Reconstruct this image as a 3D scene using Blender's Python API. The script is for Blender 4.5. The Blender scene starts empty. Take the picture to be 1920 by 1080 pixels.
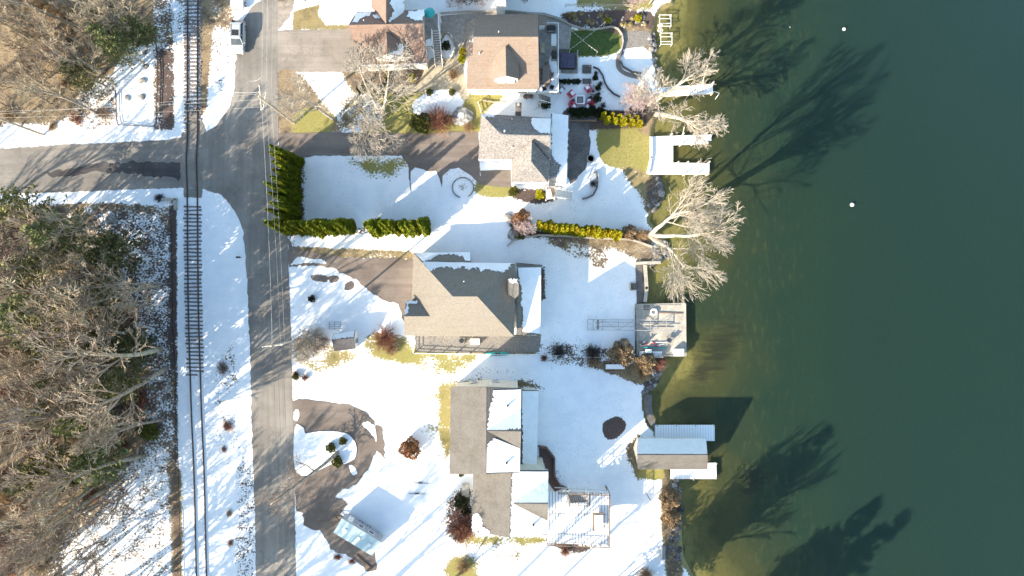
import bpy, bmesh, math, random
import numpy as np
from mathutils import Vector, Matrix, geometry
R = random.Random(7)
S, H = 12.8, 100.0                 # ground pixels per metre, camera height
WZ = -3.6                          # lake level
SUN_EL, SUN_AZ = math.radians(27), math.radians(40)   # shadows run towards +x+y at SUN_AZ
sc = bpy.context.scene
COL = sc.collection
def P(px, py, z=0.0):
    k = (H - z) / H
    return Vector(((px - 960) / S * k, (540 - py) / S * k, z))
def sst(t): t = np.clip(t, 0, 1); return t * t * (3 - 2 * t)
X0, X1, DROP = -1.5, 18.5, 3.0
def gz(x, y=0): return float(-DROP * sst((x - X0) / (X1 - X0)))
def G(px, py, dz=0.0):
    z = 0.0
    for _ in range(5):
        p = P(px, py, z); z = gz(p.x, p.y)
    p = P(px, py, z); p.z += dz
    return p
ORG = {}
def tagp(o, label=None, cat=None, group=None, kind=None):
    if label: o['label'] = label
    if cat: o['category'] = cat
    if group: o['group'] = group
    if kind: o['kind'] = kind
    return o
def thing(name, label, cat, loc=(0, 0, 0), rz=0.0, group=None, sc_=1.0):
    o = bpy.data.objects.new(name, None); COL.objects.link(o)
    o.location = loc; o.rotation_euler = (0, 0, rz); o.scale = (sc_,) * 3
    o.empty_display_size = .3
    ORG[o.name] = Vector(loc)
    return tagp(o, label, cat, group)
class MB:
    def __init__(s): s.v = []; s.f = []
    def face(s, pts):
        b = len(s.v); s.v += [tuple(p) for p in pts]; s.f.append(tuple(range(b, b + len(pts)))); return s
    def raw(s, vs, fs):
        b = len(s.v); s.v += [tuple(p) for p in vs]; s.f += [tuple(i + b for i in f) for f in fs]; return s
    def box(s, c, size, rz=0.0, tilt=0.0):
        x, y, z = size[0] / 2, size[1] / 2, size[2] / 2
        vs = [Vector((a * x, b * y, d * z)) for d in (-1, 1) for a, b in ((-1, -1), (1, -1), (1, 1), (-1, 1))]
        M = Matrix.Rotation(rz, 3, 'Z') @ Matrix.Rotation(tilt, 3, 'X')
        c = Vector(c)
        return s.raw([M @ v + c for v in vs], [(3, 2, 1, 0), (4, 5, 6, 7), (0, 1, 5, 4), (1, 2, 6, 5), (2, 3, 7, 6), (3, 0, 4, 7)])
    def bar(s, p, q, w, h=None):
        p = Vector(p); q = Vector(q); d = (q - p).normalized(); h = h or w
        u = d.cross(Vector((0, 0, 1)))
        u = u.normalized() if u.length > 1e-4 else Vector((1, 0, 0))
        n = u.cross(d)
        vs = [b + u * (a * w / 2) + n * (c * h / 2) for b in (p, q) for a, c in ((-1, -1), (1, -1), (1, 1), (-1, 1))]
        return s.raw(vs, [(3, 2, 1, 0), (4, 5, 6, 7), (0, 1, 5, 4), (1, 2, 6, 5), (2, 3, 7, 6), (3, 0, 4, 7)])
    def tube(s, pts, rad, n=5, cap=True):
        pts = [Vector(p) for p in pts]
        if not isinstance(rad, (list, tuple)): rad = [rad] * len(pts)
        b = len(s.v); d = pts[1] - pts[0]
        u = d.cross(Vector((0.3, 0.2, 1)))
        u = u.normalized() if u.length > 1e-5 else Vector((1, 0, 0))
        for i, p in enumerate(pts):
            d = (pts[min(i + 1, len(pts) - 1)] - pts[max(i - 1, 0)]).normalized()
            u = (u - d * u.dot(d)).normalized(); w = d.cross(u)
            for k in range(n):
                a = 2 * math.pi * k / n
                s.v.append(tuple(p + (u * math.cos(a) + w * math.sin(a)) * rad[i]))
        for i in range(len(pts) - 1):
            for k in range(n):
                a0 = b + i * n + k; a1 = b + i * n + (k + 1) % n
                s.f.append((a0, a1, a1 + n, a0 + n))
        if cap:
            s.f.append(tuple(range(b + n - 1, b - 1, -1))); e = b + (len(pts) - 1) * n; s.f.append(tuple(range(e, e + n)))
        return s
    def cyl(s, c, r, h, n=16, r2=None):
        c = Vector(c); return s.tube([c, c + Vector((0, 0, h))], [r, r if r2 is None else r2], n)
    def lathe(s, c, prof, n=16):
        return s.tube([Vector(c) + Vector((0, 0, z)) for r, z in prof], [max(r, 1e-3) for r, z in prof], n)
    def prism(s, xy, z0, z1):
        n = len(xy); vs = [(x, y, z0) for x, y in xy] + [(x, y, z1) for x, y in xy]
        a = sum(xy[i][0] * xy[(i + 1) % n][1] - xy[(i + 1) % n][0] * xy[i][1] for i in range(n))
        o = list(range(n)) if a > 0 else list(range(n - 1, -1, -1))
        fs = [tuple(reversed(o)), tuple(i + n for i in o)]
        for k in range(n): i, j = o[k], o[(k + 1) % n]; fs.append((i, j, j + n, i + n))
        return s.raw(vs, fs)
    def slab(s, pts, t):
        pts = [Vector(p) for p in pts]; n = len(pts)
        nz = newell(pts)
        if nz.z < 0: pts.reverse()
        vs = pts + [p - Vector((0, 0, t)) for p in pts]
        fs = [tuple(range(n)), tuple(range(2 * n - 1, n - 1, -1))]
        for i in range(n): j = (i + 1) % n; fs.append((i, i + n, j + n, j))
        return s.raw(vs, fs)
    def mesh(s, name, mats, off=None, smooth=False):
        m = bpy.data.meshes.new(name)
        vs = s.v if off is None else [(x - off[0], y - off[1], z - off[2]) for x, y, z in s.v]
        m.from_pydata(vs, [], s.f)
        for k in (mats if isinstance(mats, (list, tuple)) else [mats]): m.materials.append(k)
        if smooth: m.polygons.foreach_set('use_smooth', [True] * len(m.polygons))
        m.update(); return m
def newell(p):
    n = Vector((0, 0, 0))
    for i in range(len(p)):
        a, b = p[i], p[(i + 1) % len(p)]
        n += Vector(((a.y - b.y) * (a.z + b.z), (a.z - b.z) * (a.x + b.x), (a.x - b.x) * (a.y + b.y)))
    return n.normalized()
def part(name, mb, mat, parent, world=True, label=None, smooth=False):
    """a mesh part under its thing (or under another part); world=True: vertices are world coordinates"""
    off = ORG[parent.name] if world else None
    m = mb if isinstance(mb, bpy.types.Mesh) else mb.mesh(name, mat, off, smooth)
    o = bpy.data.objects.new(name, m); COL.objects.link(o); o.parent = parent
    ORG[o.name] = ORG[parent.name]
    if label: o['label'] = label
    return o
def solo(name, mb, mat, label, cat, group=None, loc=None, rz=0, kind=None, smooth=False, scale=1.0):
    """a thing that is one mesh; loc given: mesh is local, else world coordinates recentred on its base"""
    if isinstance(mb, bpy.types.Mesh): m = mb
    else:
        if loc is None and kind is None:
            a = np.array(mb.v); loc = ((a[:, 0].min() + a[:, 0].max()) / 2, (a[:, 1].min() + a[:, 1].max()) / 2, a[:, 2].min())
            m = mb.mesh(name, mat, loc, smooth)
        else: m = mb.mesh(name, mat, None, smooth)
    o = bpy.data.objects.new(name, m); COL.objects.link(o)
    if loc is not None: o.location = loc
    o.rotation_euler = (0, 0, rz); o.scale = (scale,) * 3 if not isinstance(scale, tuple) else scale
    ORG[o.name] = Vector(o.location)
    return tagp(o, label, cat, group, kind)

# ------------------------------------------------------------------ materials
class NT:
    def __init__(s, name):
        s.m = bpy.data.materials.new(name); s.m.use_nodes = True; s.t = s.m.node_tree
        s.b = s.t.nodes['Principled BSDF']; s.pos = s.n('ShaderNodeNewGeometry').outputs['Position']
        s.obj = s.n('ShaderNodeTexCoord').outputs['Object']
    def n(s, typ, **kw):
        x = s.t.nodes.new(typ)
        for k, v in kw.items(): setattr(x, k, v)
        return x
    def l(s, a, b): s.t.links.new(a, b)
    def noise(s, scale, detail=4, rough=.6, vec=None, stretch=None, dist=0):
        x = s.n('ShaderNodeTexNoise'); x.inputs['Scale'].default_value = scale
        x.inputs['Detail'].default_value = detail; x.inputs['Roughness'].default_value = rough; x.inputs['Distortion'].default_value = dist
        v = vec or s.pos
        if stretch:
            mp = s.n('ShaderNodeMapping'); s.l(v, mp.inputs[0]); mp.inputs['Scale'].default_value = stretch[:3]
            if len(stretch) > 3: mp.inputs['Rotation'].default_value = (0, 0, stretch[3])
            v = mp.outputs[0]
        s.l(v, x.inputs['Vector']); return x.outputs[0]
    def rng(s, v, a, b, c=0., d=1.):
        x = s.n('ShaderNodeMapRange'); x.interpolation_type = 'SMOOTHSTEP' if (c, d) == (0., 1.) else 'LINEAR'
        s.l(v, x.inputs[0])
        for i, k in enumerate((a, b, c, d)): x.inputs[i + 1].default_value = k
        return x.outputs[0]
    def math(s, op, a, b=0., clamp=False):
        x = s.n('ShaderNodeMath', operation=op, use_clamp=clamp)
        for i, k in enumerate((a, b)):
            if isinstance(k, (int, float)): x.inputs[i].default_value = k
            else: s.l(k, x.inputs[i])
        return x.outputs[0]
    def mix(s, f, a, b, mode='MIX'):
        x = s.n('ShaderNodeMix', data_type='RGBA', blend_type=mode)
        for i, k in ((0, f), (6, a), (7, b)):
            if isinstance(k, (int, float)): x.inputs[i].default_value = k
            elif isinstance(k, (tuple, list)): x.inputs[i].default_value = (*k[:3], 1)
            else: s.l(k, x.inputs[i])
        return x.outputs[2]
    def attr(s, name): return s.n('ShaderNodeAttribute', attribute_name=name).outputs['Fac']
    def bump(s, h, st=.3, d=.05):
        x = s.n('ShaderNodeBump'); x.inputs['Strength'].default_value = st; x.inputs['Distance'].default_value = d
        s.l(h, x.inputs['Height']); s.l(x.outputs[0], s.b.inputs['Normal'])
    def out(s, col, rough=.8, spec=.3, metal=0.):
        if isinstance(col, (tuple, list)): s.b.inputs['Base Color'].default_value = (*col[:3], 1)
        else: s.l(col, s.b.inputs['Base Color'])
        s.b.inputs['Roughness'].default_value = rough; s.b.inputs['Specular IOR Level'].default_value = spec; s.b.inputs['Metallic'].default_value = metal
        return s.m
def pm(name, c1, c2, scale=3, rough=.8, spec=.3, bump=0, detail=5, metal=0, lo=.35, hi=.65, big=None, obj=False, rnd=0):
    t = NT(name); v = t.obj if obj else t.pos
    nz = t.noise(scale, detail, .65, v); c = t.mix(t.rng(nz, lo, hi), c1, c2)
    if big: c = t.mix(t.rng(t.noise(big[0], 3, .5, v), .35, .65), c, big[1], 'MULTIPLY')
    if rnd:
        oi = t.n('ShaderNodeObjectInfo').outputs['Random']; hs = t.n('ShaderNodeHueSaturation')
        t.l(t.rng(oi, 0, 1, 1 - rnd, 1 + rnd), hs.inputs['Value']); t.l(t.rng(oi, 0, 1, .5 - rnd * .07, .5 + rnd * .07), hs.inputs['Hue']); t.l(c, hs.inputs['Color']); c = hs.outputs[0]
    if bump: t.bump(nz, bump, .03)
    return t.out(c, rough, spec, metal)
M = {}
def snow_mat():
    t = NT('snow'); n = t.noise(1.3, 6, .6); n2 = t.noise(14, 3, .6)
    c = t.mix(t.rng(n, .3, .7), (.80, .82, .86), (.88, .89, .91)); c = t.mix(t.rng(n2, .66, .75), c, (.70, .72, .76))
    t.bump(t.math('ADD', n, t.math('MULTIPLY', n2, .15)), .5, .12); return t.out(c, .75, .2)
M['snow'] = snow_mat()
def roof(name, c1, c2, course=None, dark=.55):
    t = NT(name); n = t.noise(5.0, 4, .8); n2 = t.noise(.5, 4, .6); n3 = t.noise(2.2, 3, .7)
    c = t.mix(t.rng(n, .38, .62), c1, c2); c = t.mix(t.rng(n3, .45, .75), c, c2)
    c = t.mix(t.rng(t.noise(1., 5, .6, stretch=(.25, 3., .25)), .45, .75, 0., .22), c, tuple(.5 * k for k in c1)); c = t.mix(t.rng(n2, .3, .7, 0., .3), c, (dark * .4,) * 3)
    sx = t.n('ShaderNodeSeparateXYZ'); t.l(t.pos, sx.inputs[0])
    w = t.n('ShaderNodeTexWave', wave_type='BANDS', bands_direction='Z'); w.inputs['Scale'].default_value = 2.6; w.inputs['Distortion'].default_value = .6; w.inputs['Detail Scale'].default_value = 3.
    t.l(t.pos, w.inputs[0])
    c = t.mix(t.math('MULTIPLY', t.rng(w.outputs[1], .7, .95), course or .22), c, (.02, .018, .02))
    t.bump(n, .4, .02); return t.out(c, .9, .15)
M['roof_brown'] = roof('roof_brown', (.20, .128, .10), (.265, .18, .14))
M['roof_tan'] = roof('roof_tan', (.20, .145, .112), (.275, .205, .158))
M['roof_grey'] = roof('roof_grey', (.11, .10, .098), (.32, .295, .28))
M['roof_sand'] = roof('roof_sand', (.19, .165, .135), (.265, .232, .195), .3)
M['roof_taupe'] = roof('roof_taupe', (.085, .077, .071), (.13, .12, .11))
M['roof_purple'] = roof('roof_purple', (.03, .03, .036), (.065, .06, .068))
def asphalt(name, c1, c2, dirx=False, crack=.28):
    t = NT(name)
    big = t.noise(.16, 5, .6); fine = t.noise(9, 3, .7)
    st = t.noise(1., 5, .6, stretch=((.06, 1.6, 1) if dirx else (1.6, .06, 1)))
    c = t.mix(t.rng(big, .32, .68), tuple(.82 * k for k in c1), tuple(1.12 * k for k in c2)); c = t.mix(t.rng(st, .42, .72, 0., .6), c, tuple(.58 * k for k in c1))
    c = t.mix(t.rng(fine, .3, .7, 0., .3), c, tuple(1.35 * k for k in c2))
    vo = t.n('ShaderNodeTexVoronoi', feature='DISTANCE_TO_EDGE'); vo.inputs['Scale'].default_value = .16; vo.inputs['Randomness'].default_value = 1
    va = t.n('ShaderNodeVectorMath', operation='ADD'); t.l(t.pos, va.inputs[0])
    nc = t.n('ShaderNodeTexNoise'); nc.inputs['Scale'].default_value = .5; nc.inputs['Detail'].default_value = 5; t.l(t.pos, nc.inputs['Vector'])
    vs = t.n('ShaderNodeVectorMath', operation='SCALE'); vs.inputs['Scale'].default_value = 4.; t.l(nc.outputs['Color'], vs.inputs[0]); t.l(vs.outputs[0], va.inputs[1]); t.l(va.outputs[0], vo.inputs['Vector'])
    ck = t.rng(vo.outputs['Distance'], .011, .003)
    c = t.mix(t.math('MULTIPLY', ck, crack), c, tuple(.3 * k for k in c1))
    t.bump(fine, .25, .01); return t.out(c, .85, .25)
M['road'] = asphalt('road_asphalt', (.18, .165, .15), (.25, .23, .208))
M['side_road'] = asphalt('side_road_asphalt', (.175, .162, .15), (.24, .22, .20), True)
M['patch'] = asphalt('patched_asphalt', (.055, .05, .055), (.085, .08, .08), True, .3)
M['crossing'] = asphalt('crossing_asphalt', (.20, .185, .168), (.265, .245, .22))
M['drive'] = asphalt('driveway_asphalt', (.145, .118, .102), (.20, .168, .148), True)
M['drive_grey'] = asphalt('worn_driveway', (.215, .188, .165), (.285, .25, .22), True)
M['concrete'] = pm('concrete', (.36, .335, .29), (.46, .43, .38), 2.5, .85, big=(.4, (.8, .8, .8)))
M['sandstone'] = pm('paving_sand', (.36, .305, .22), (.46, .40, .30), 3, .85, big=(.6, (.85, .85, .85)))
M['pavers'] = pm('grey_pavers', (.09, .085, .085), (.2, .19, .185), 7, .85, big=(.5, (.7, .7, .7)))
M['gravel'] = pm('gravel', (.12, .11, .10), (.30, .28, .26), 9, .9, bump=.4)
M['white'] = pm('white_paint', (.74, .74, .72), (.82, .82, .80), 1.2, .5)
M['cream'] = pm('cream_siding', (.62, .58, .5), (.7, .66, .58), 1.5, .6)
M['bluegrey'] = pm('blue_grey_siding', (.3, .33, .37), (.36, .39, .43), 1.5, .6)
M['rail_white'] = pm('white_railing', (.7, .71, .72), (.8, .8, .8), 2, .5)
M['steel'] = pm('galvanised_metal', (.38, .39, .4), (.5, .5, .5), 3, .45, .5, metal=.5)
M['alu'] = pm('aluminium', (.62, .62, .60), (.72, .72, .7), 3, .5, .4)
M['greywood'] = pm('grey_deck_boards', (.24, .22, .2), (.34, .32, .3), 2, .85)
M['brownwood'] = pm('brown_timber', (.17, .11, .075), (.26, .175, .12), 3, .8)
M['polewood'] = pm('weathered_pole', (.42, .36, .28), (.54, .47, .38), 2, .85)
M['snowboards'] = None
M['glass'] = pm('window_glass', (.03, .04, .05), (.06, .07, .085), 1, .08, .6)
M['black'] = pm('black_plastic', (.018, .018, .02), (.035, .035, .038), 4, .55)
M['grey'] = pm('grey_plastic', (.16, .16, .17), (.22, .22, .23), 4, .6)
M['red'] = pm('red_plastic', (.40, .03, .06), (.5, .05, .09), 4, .5)
M['teal'] = pm('teal_fabric', (.02, .28, .30), (.03, .36, .38), 4, .7)
M['plum'] = pm('plum_cover', (.065, .06, .10), (.095, .085, .14), 3, .6)
M['wicker'] = pm('brown_wicker', (.12, .085, .07), (.28, .22, .2), 12, .8)
M['rubber'] = pm('rubber', (.02, .02, .02), (.03, .03, .03), 5, .8)
M['rim'] = pm('wheel_rim', (.4, .4, .42), (.55, .55, .56), 5, .35, .5, metal=.6)
M['carpaint'] = pm('silver_car_paint', (.46, .48, .50), (.52, .54, .56), 1, .3, .5, metal=.25)
M['carpaint2'] = pm('white_car_paint', (.62, .63, .64), (.68, .69, .7), 1, .3, .5)
M['lamp'] = pm('lamp_glass', (.6, .6, .58), (.75, .75, .72), 3, .15, .6)
M['redlamp'] = pm('tail_lamp', (.35, .01, .01), (.45, .02, .02), 3, .2, .6)
M['rust'] = pm('rusted_rail', (.075, .052, .045), (.12, .085, .07), 3, .6, .4)
M['sleeper'] = pm('creosoted_sleeper', (.11, .095, .09), (.25, .22, .205), 3, .9, obj=False)
M['rock'] = pm('granite', (.13, .125, .125), (.36, .345, .33), 2.2, .9, bump=.5, rnd=.35)
M['darkrock'] = pm('wet_dark_rock', (.045, .043, .05), (.15, .14, .14), 2.2, .8, bump=.5, rnd=.4)
M['bark'] = pm('pale_bark', (.37, .315, .25), (.55, .485, .40), 3, .9, obj=True)
M['twig'] = pm('pale_twigs', (.33, .285, .235), (.47, .415, .345), 1.5, .9, obj=True)
M['bark_f'] = pm('forest_bark', (.20, .165, .13), (.38, .325, .265), 2, .9, obj=True, rnd=.3)
M['twig_f'] = pm('forest_twigs', (.22, .17, .125), (.44, .365, .28), .6, .9, obj=True, rnd=.3)
M['twig_pink'] = pm('pinkish_twigs', (.42, .32, .31), (.55, .44, .42), 2, .9, obj=True)
M['twig_red'] = pm('reddish_twigs', (.17, .075, .055), (.32, .15, .10), 2, .9, obj=True)
M['twig_tan'] = pm('tan_twigs', (.30, .20, .11), (.46, .33, .20), 2, .9, obj=True)
M['twig_dark'] = pm('dark_twigs', (.05, .042, .045), (.12, .095, .09), 2, .9, obj=True)
M['thuja'] = pm('arborvitae_leaf', (.09, .118, .012), (.31, .32, .02), 2.2, .8, .2, obj=True, rnd=.18)
M['thuja_y'] = pm('golden_arborvitae_leaf', (.24, .22, .012), (.46, .40, .02), 3, .8, .2, obj=True, rnd=.15)
M['pine'] = pm('pine_needles', (.095, .105, .042), (.25, .245, .10), 1.0, .8, .2, obj=True, rnd=.3)
M['rust'+'_leaf'] = pm('rusty_dry_leaves', (.19, .09, .042), (.40, .22, .11), 3, .9, .15, obj=True)
M['brown_leaf'] = pm('brown_dry_leaves', (.21, .145, .085), (.42, .31, .195), 3, .9, .15, obj=True)
M['camper_roof'] = pm('pale_membrane_roof', (.44, .56, .59), (.48, .60, .62), .8, .6, big=(.4, (.94, .95, .95)))
M['pine_dark'] = pm('dark_needles', (.018, .03, .016), (.06, .075, .03), 1.4, .8, .2, obj=True, rnd=.25)
M['box'] = pm('boxwood_leaf', (.07, .075, .015), (.19, .18, .04), 3, .8, .2, obj=True)
M['straw'] = pm('dry_grass_blades', (.34, .27, .12), (.5, .42, .22), 3, .9, obj=True)
M['wire'] = pm('wire', (.36, .36, .35), (.46, .46, .45), 2, .5)
M['darkwire'] = pm('dark_wire', (.05, .05, .06), (.09, .09, .1), 2, .6)
M['brick'] = pm('brown_brick', (.12, .075, .065), (.19, .12, .105), 8, .9)
def plank_mat(name, c1, c2, ang, sp, gap, snow):
    t = NT(name); mp = t.n('ShaderNodeMapping'); mp.inputs['Rotation'].default_value = (0, 0, ang); t.l(t.pos, mp.inputs[0])
    w = t.n('ShaderNodeTexWave', wave_type='BANDS', bands_direction='X'); w.inputs['Scale'].default_value = 1 / sp * .314; t.l(mp.outputs[0], w.inputs[0])
    n = t.noise(1.5, 4, .6); wood = t.mix(t.rng(n, .3, .7), c1, c2)
    sn = t.mix(t.rng(w.outputs[1], .02, gap), wood, (.82, .84, .88))
    k = t.rng(t.noise(.35, 4, .55), snow - .08, snow + .08)
    return t.out(t.mix(k, sn, wood), .8, .2)
M['deck_snow'] = plank_mat('snowy_deck_boards', (.19, .14, .11), (.30, .22, .17), 0, .42, .12, .76)
M['dock_snow'] = plank_mat('snowy_dock_boards', (.34, .31, .27), (.46, .43, .38), 0, .4, .025, .80)
# ------------------------------------------------------------------ ground
SHORE = [(1262, -140), (1264, -20), (1262, 8), (1240, 18), (1232, 30), (1226, 60), (1224, 95), (1232, 130), (1240, 165), (1236, 205), (1224, 245), (1221, 300), (1226, 330), (1240, 345), (1243, 372), (1222, 395), (1216, 415), (1230, 432),
         (1246, 452), (1252, 470), (1240, 490), (1209, 497), (1208, 570), (1196, 572), (1196, 664), (1236, 670), (1252, 684), (1236, 706), (1214, 722), (1207, 740), (1208, 764), (1216, 792), (1228, 806), (1240, 840), (1250, 880), (1258, 896), (1268, 906), (1276, 925), (1272, 955), (1276, 985), (1277, 1015), (1280, 1045), (1296, 1075), (1320, 1130), (1380, 1240), (1420, 1500)]
def poly_w(pts): return np.array([G(*p)[:2] for p in pts])
def catmull(pts, n=6, closed=True):
    out = []; L = len(pts)
    for i in range(L if closed else L - 1):
        p0, p1, p2, p3 = (pts[(i + k) % L] if closed else pts[min(max(i + k, 0), L - 1)] for k in (-1, 0, 1, 2))
        for j in range(n):
            t = j / n
            out.append(tuple(.5 * (2 * b + (c - a) * t + (2 * a - 5 * b + 4 * c - d) * t * t + (3 * b - a - 3 * c + d) * t ** 3) for a, b, c, d in zip(p0, p1, p2, p3)))
    if not closed: out.append(pts[-1])
    return out
def sdist(poly, X, Y):
    d = np.full(X.shape, 1e9); ins = np.zeros(X.shape, bool); n = len(poly)
    for i in range(n):
        ax, ay = poly[i]; bx, by = poly[(i + 1) % n]; ex, ey = bx - ax, by - ay
        t = np.clip(((X - ax) * ex + (Y - ay) * ey) / (ex * ex + ey * ey + 1e-12), 0, 1)
        d = np.minimum(d, (X - ax - ex * t) ** 2 + (Y - ay - ey * t) ** 2)
        c = (ay > Y) != (by > Y)
        if ey != 0: ins ^= c & (X < ex * (Y - ay) / ey + ax)
    return np.where(ins, 1, -1) * np.sqrt(d)
def grid_mesh(name, xs, ys, zf):
    X, Y = np.meshgrid(xs, ys); Z = zf(X, Y); nx, ny = len(xs), len(ys)
    m = bpy.data.meshes.new(name); m.vertices.add(nx * ny)
    m.vertices.foreach_set('co', np.stack([X, Y, Z], -1).astype(np.float32).ravel())
    i = np.arange(nx * ny).reshape(ny, nx)
    q = np.stack([i[:-1, :-1], i[:-1, 1:], i[1:, 1:], i[1:, :-1]], -1).reshape(-1, 4); nf = len(q)
    m.loops.add(nf * 4); m.loops.foreach_set('vertex_index', q.astype(np.int32).ravel())
    m.polygons.add(nf); m.polygons.foreach_set('loop_start', np.arange(0, nf * 4, 4, dtype=np.int32)); m.polygons.foreach_set('loop_total', np.full(nf, 4, np.int32))
    m.polygons.foreach_set('use_smooth', np.ones(nf, bool)); m.update(calc_edges=True); m.validate()
    return m, X, Y
def set_attr(m, name, a):
    at = m.attributes.new(name, 'FLOAT', 'POINT'); at.data.foreach_set('value', a.astype(np.float32).ravel())
shore_poly = np.array([(-3000., 3000.), *[tuple(P(x, y, WZ)[:2]) for x, y in SHORE], (30, -3000.), (-3000., -3000.)])
sp_ext = np.vstack([[-3000, 3000], [P(1262, -140, WZ).x, 3000], shore_poly[1:]])
def vnoise(X, Y, s, seed):
    xi = np.floor(X / s).astype(int); yi = np.floor(Y / s).astype(int); fx = X / s - xi; fy = Y / s - yi
    fx = fx * fx * (3 - 2 * fx); fy = fy * fy * (3 - 2 * fy)
    h = lambda a, b: (np.sin(a * 127.1 + b * 311.7 + seed * 74.7) * 43758.5453) % 1
    return (h(xi, yi) * (1 - fx) + h(xi + 1, yi) * fx) * (1 - fy) + (h(xi, yi + 1) * (1 - fx) + h(xi + 1, yi + 1) * fx) * fy
def zground(X, Y):
    z = -DROP * sst((X - X0) / (X1 - X0))
    sd = sdist(sp_ext, X, Y)
    drop = np.where(sd < .5, (.5 - np.maximum(sd, -.6)) * .9, 0) + np.where(sd < -.6, np.minimum((-.6 - sd) * .15, 6), 0)
    far = (np.abs(X) > 78) | (np.abs(Y) > 47)
    fl = np.where(sd > 1.5, (vnoise(X, Y, 1.7, 3) - .5) * .10 + (vnoise(X, Y, 6, 5) - .5) * .14 * ((X < -47.5) | (X > 2)), 0)
    fl = np.where(X > 4.5, fl * .2, fl); fl = np.where(((X > -60) & (X < 4.6)) | ((X < -17) & (Y > 11.5) & (Y < 24)), 0, fl)
    return z - drop + fl
xs = np.concatenate([[-2500, -900, -400, -200, -120, -95], np.arange(-82, 28.01, .25), [30, 34, 40, 50, 70, 120, 300, 900, 2500]])
ys = np.concatenate([[-2500, -900, -400, -200, -120, -80, -60], np.arange(-50, 46.01, .25), [55, 75, 120, 200, 400, 900, 2500]])
gm, GX, GY = grid_mesh('ground', xs, ys, zground)
ch = {'snow': np.full(GX.shape, .955), 'grass': np.full(GX.shape, .6), 'mulch': np.zeros(GX.shape)}
def paint(pts, feather=.5, smooth=True, **kw):
    w = poly_w(catmull(pts) if smooth else pts)
    lo = w.min(0) - 3; hi = w.max(0) + 3
    k = (GX > lo[0]) & (GX < hi[0]) & (GY > lo[1]) & (GY < hi[1])
    if not k.any(): return
    a = sst(sdist(w, GX[k], GY[k]) / (2 * feather) + .5)
    for n, v in kw.items(): ch[n][k] += (v - ch[n][k]) * a
def rect(x0, y0, x1, y1): return [(x0, y0), (x1, y0), (x1, y1), (x0, y1)]
# thin, speckled snow on the yards
paint([(560, 296), (770, 296), (860, 330), (1030, 376), (1220, 330), (1215, 420), (1010, 410), (800, 420), (560, 420)], 3, snow=.905, grass=.3, mulch=.3)
paint([(800, 440), (960, 440), (1190, 450), (1190, 660), (1020, 660), (1020, 500), (800, 470)], 2, snow=.91, grass=.2, mulch=.4)
paint([(880, 690), (1190, 690), (1215, 800), (1190, 900), (1040, 915), (1012, 730)], 2, snow=.925, grass=.2, mulch=.4)
paint([(1000, 60), (1215, 60), (1215, 215), (1000, 215)], 2, snow=.925, mulch=.4)
# woods in the west
paint(rect(-3000, -2500, 333, 3000), .3, False, grass=.05)
paint([(-500, -500), (300, -500), (298, 60), (282, 84), (232, 88), (210, 130), (196, 160), (170, 200), (110, 232), (0, 236), (-500, 240)], 1.2, False, snow=.13, grass=.12)
paint([(-80, -80), (60, -60), (220, -40), (230, 90), (150, 170), (60, 160), (-60, 150)], 3, snow=.05, grass=.25)
paint([(150, 170), (215, 140), (222, 235), (130, 236)], 1.0, snow=.5, grass=.1)
paint(rect(286, -60, 327, 246), .5, False, snow=.42, mulch=.45)
paint([(298, 90), (326, 90), (326, 240), (300, 240)], .6, False, snow=.3, mulch=.8)
paint([(-500, 384), (60, 384), (160, 378), (262, 382), (328, 388), (334, 1300), (-500, 1300)], .6, False, snow=.30, grass=.1)
paint([(150, 384), (322, 392), (330, 860), (270, 850), (268, 600), (220, 520)], .8, False, snow=.42, mulch=.5)
paint([(205, 440), (310, 430), (318, 620), (262, 640), (230, 560)], 1.5, snow=.47, mulch=.6)
paint([(100, 960), (270, 850), (325, 880), (332, 1110), (140, 1140)], 2., snow=.56, grass=.3, mulch=0)
paint([(-200, 600), (170, 560), (250, 800), (120, 1000), (-200, 1100)], 3, snow=.2, grass=.1)
for a, b in (((321, 384), (330, 700)), ((329, 690), (330, 1090))): paint(rect(a[0] - 1, a[1], b[0] + 2, b[1]), .5, False, snow=.2, mulch=.95)
paint([(318, 870), (340, 880), (342, 1100), (326, 1100)], .5, False, snow=.1, mulch=.55)
paint(rect(326, -100, 346, 90), .5, False, snow=.55, grass=.35)
paint([(376, -100), (446, -100), (440, 60), (410, 90), (398, 130), (380, 135)], .7, False, snow=.34, grass=.25)
paint([(372, -100), (398, -100), (394, 120), (388, 200), (374, 230)], .6, False, snow=.12, grass=.02, mulch=.3)
paint(rect(344, -100, 374, 250), .4, False, snow=.52, grass=.1)
paint([(400, 60), (438, 70), (434, 150), (402, 170)], .8, snow=.6, grass=.1, mulch=.4)
paint([(404, 680), (438, 640), (450, 720), (400, 770)], 1.0, snow=.60, mulch=.5)
paint([(400, 770), (470, 760), (474, 900), (410, 880)], 1., snow=.68, mulch=.4)
paint([(446, 860), (478, 880), (482, 1100), (440, 1100)], .8, snow=.56, mulch=.6)
paint(rect(345, 385, 388, 750), .5, False, snow=.8, mulch=.7)
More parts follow.
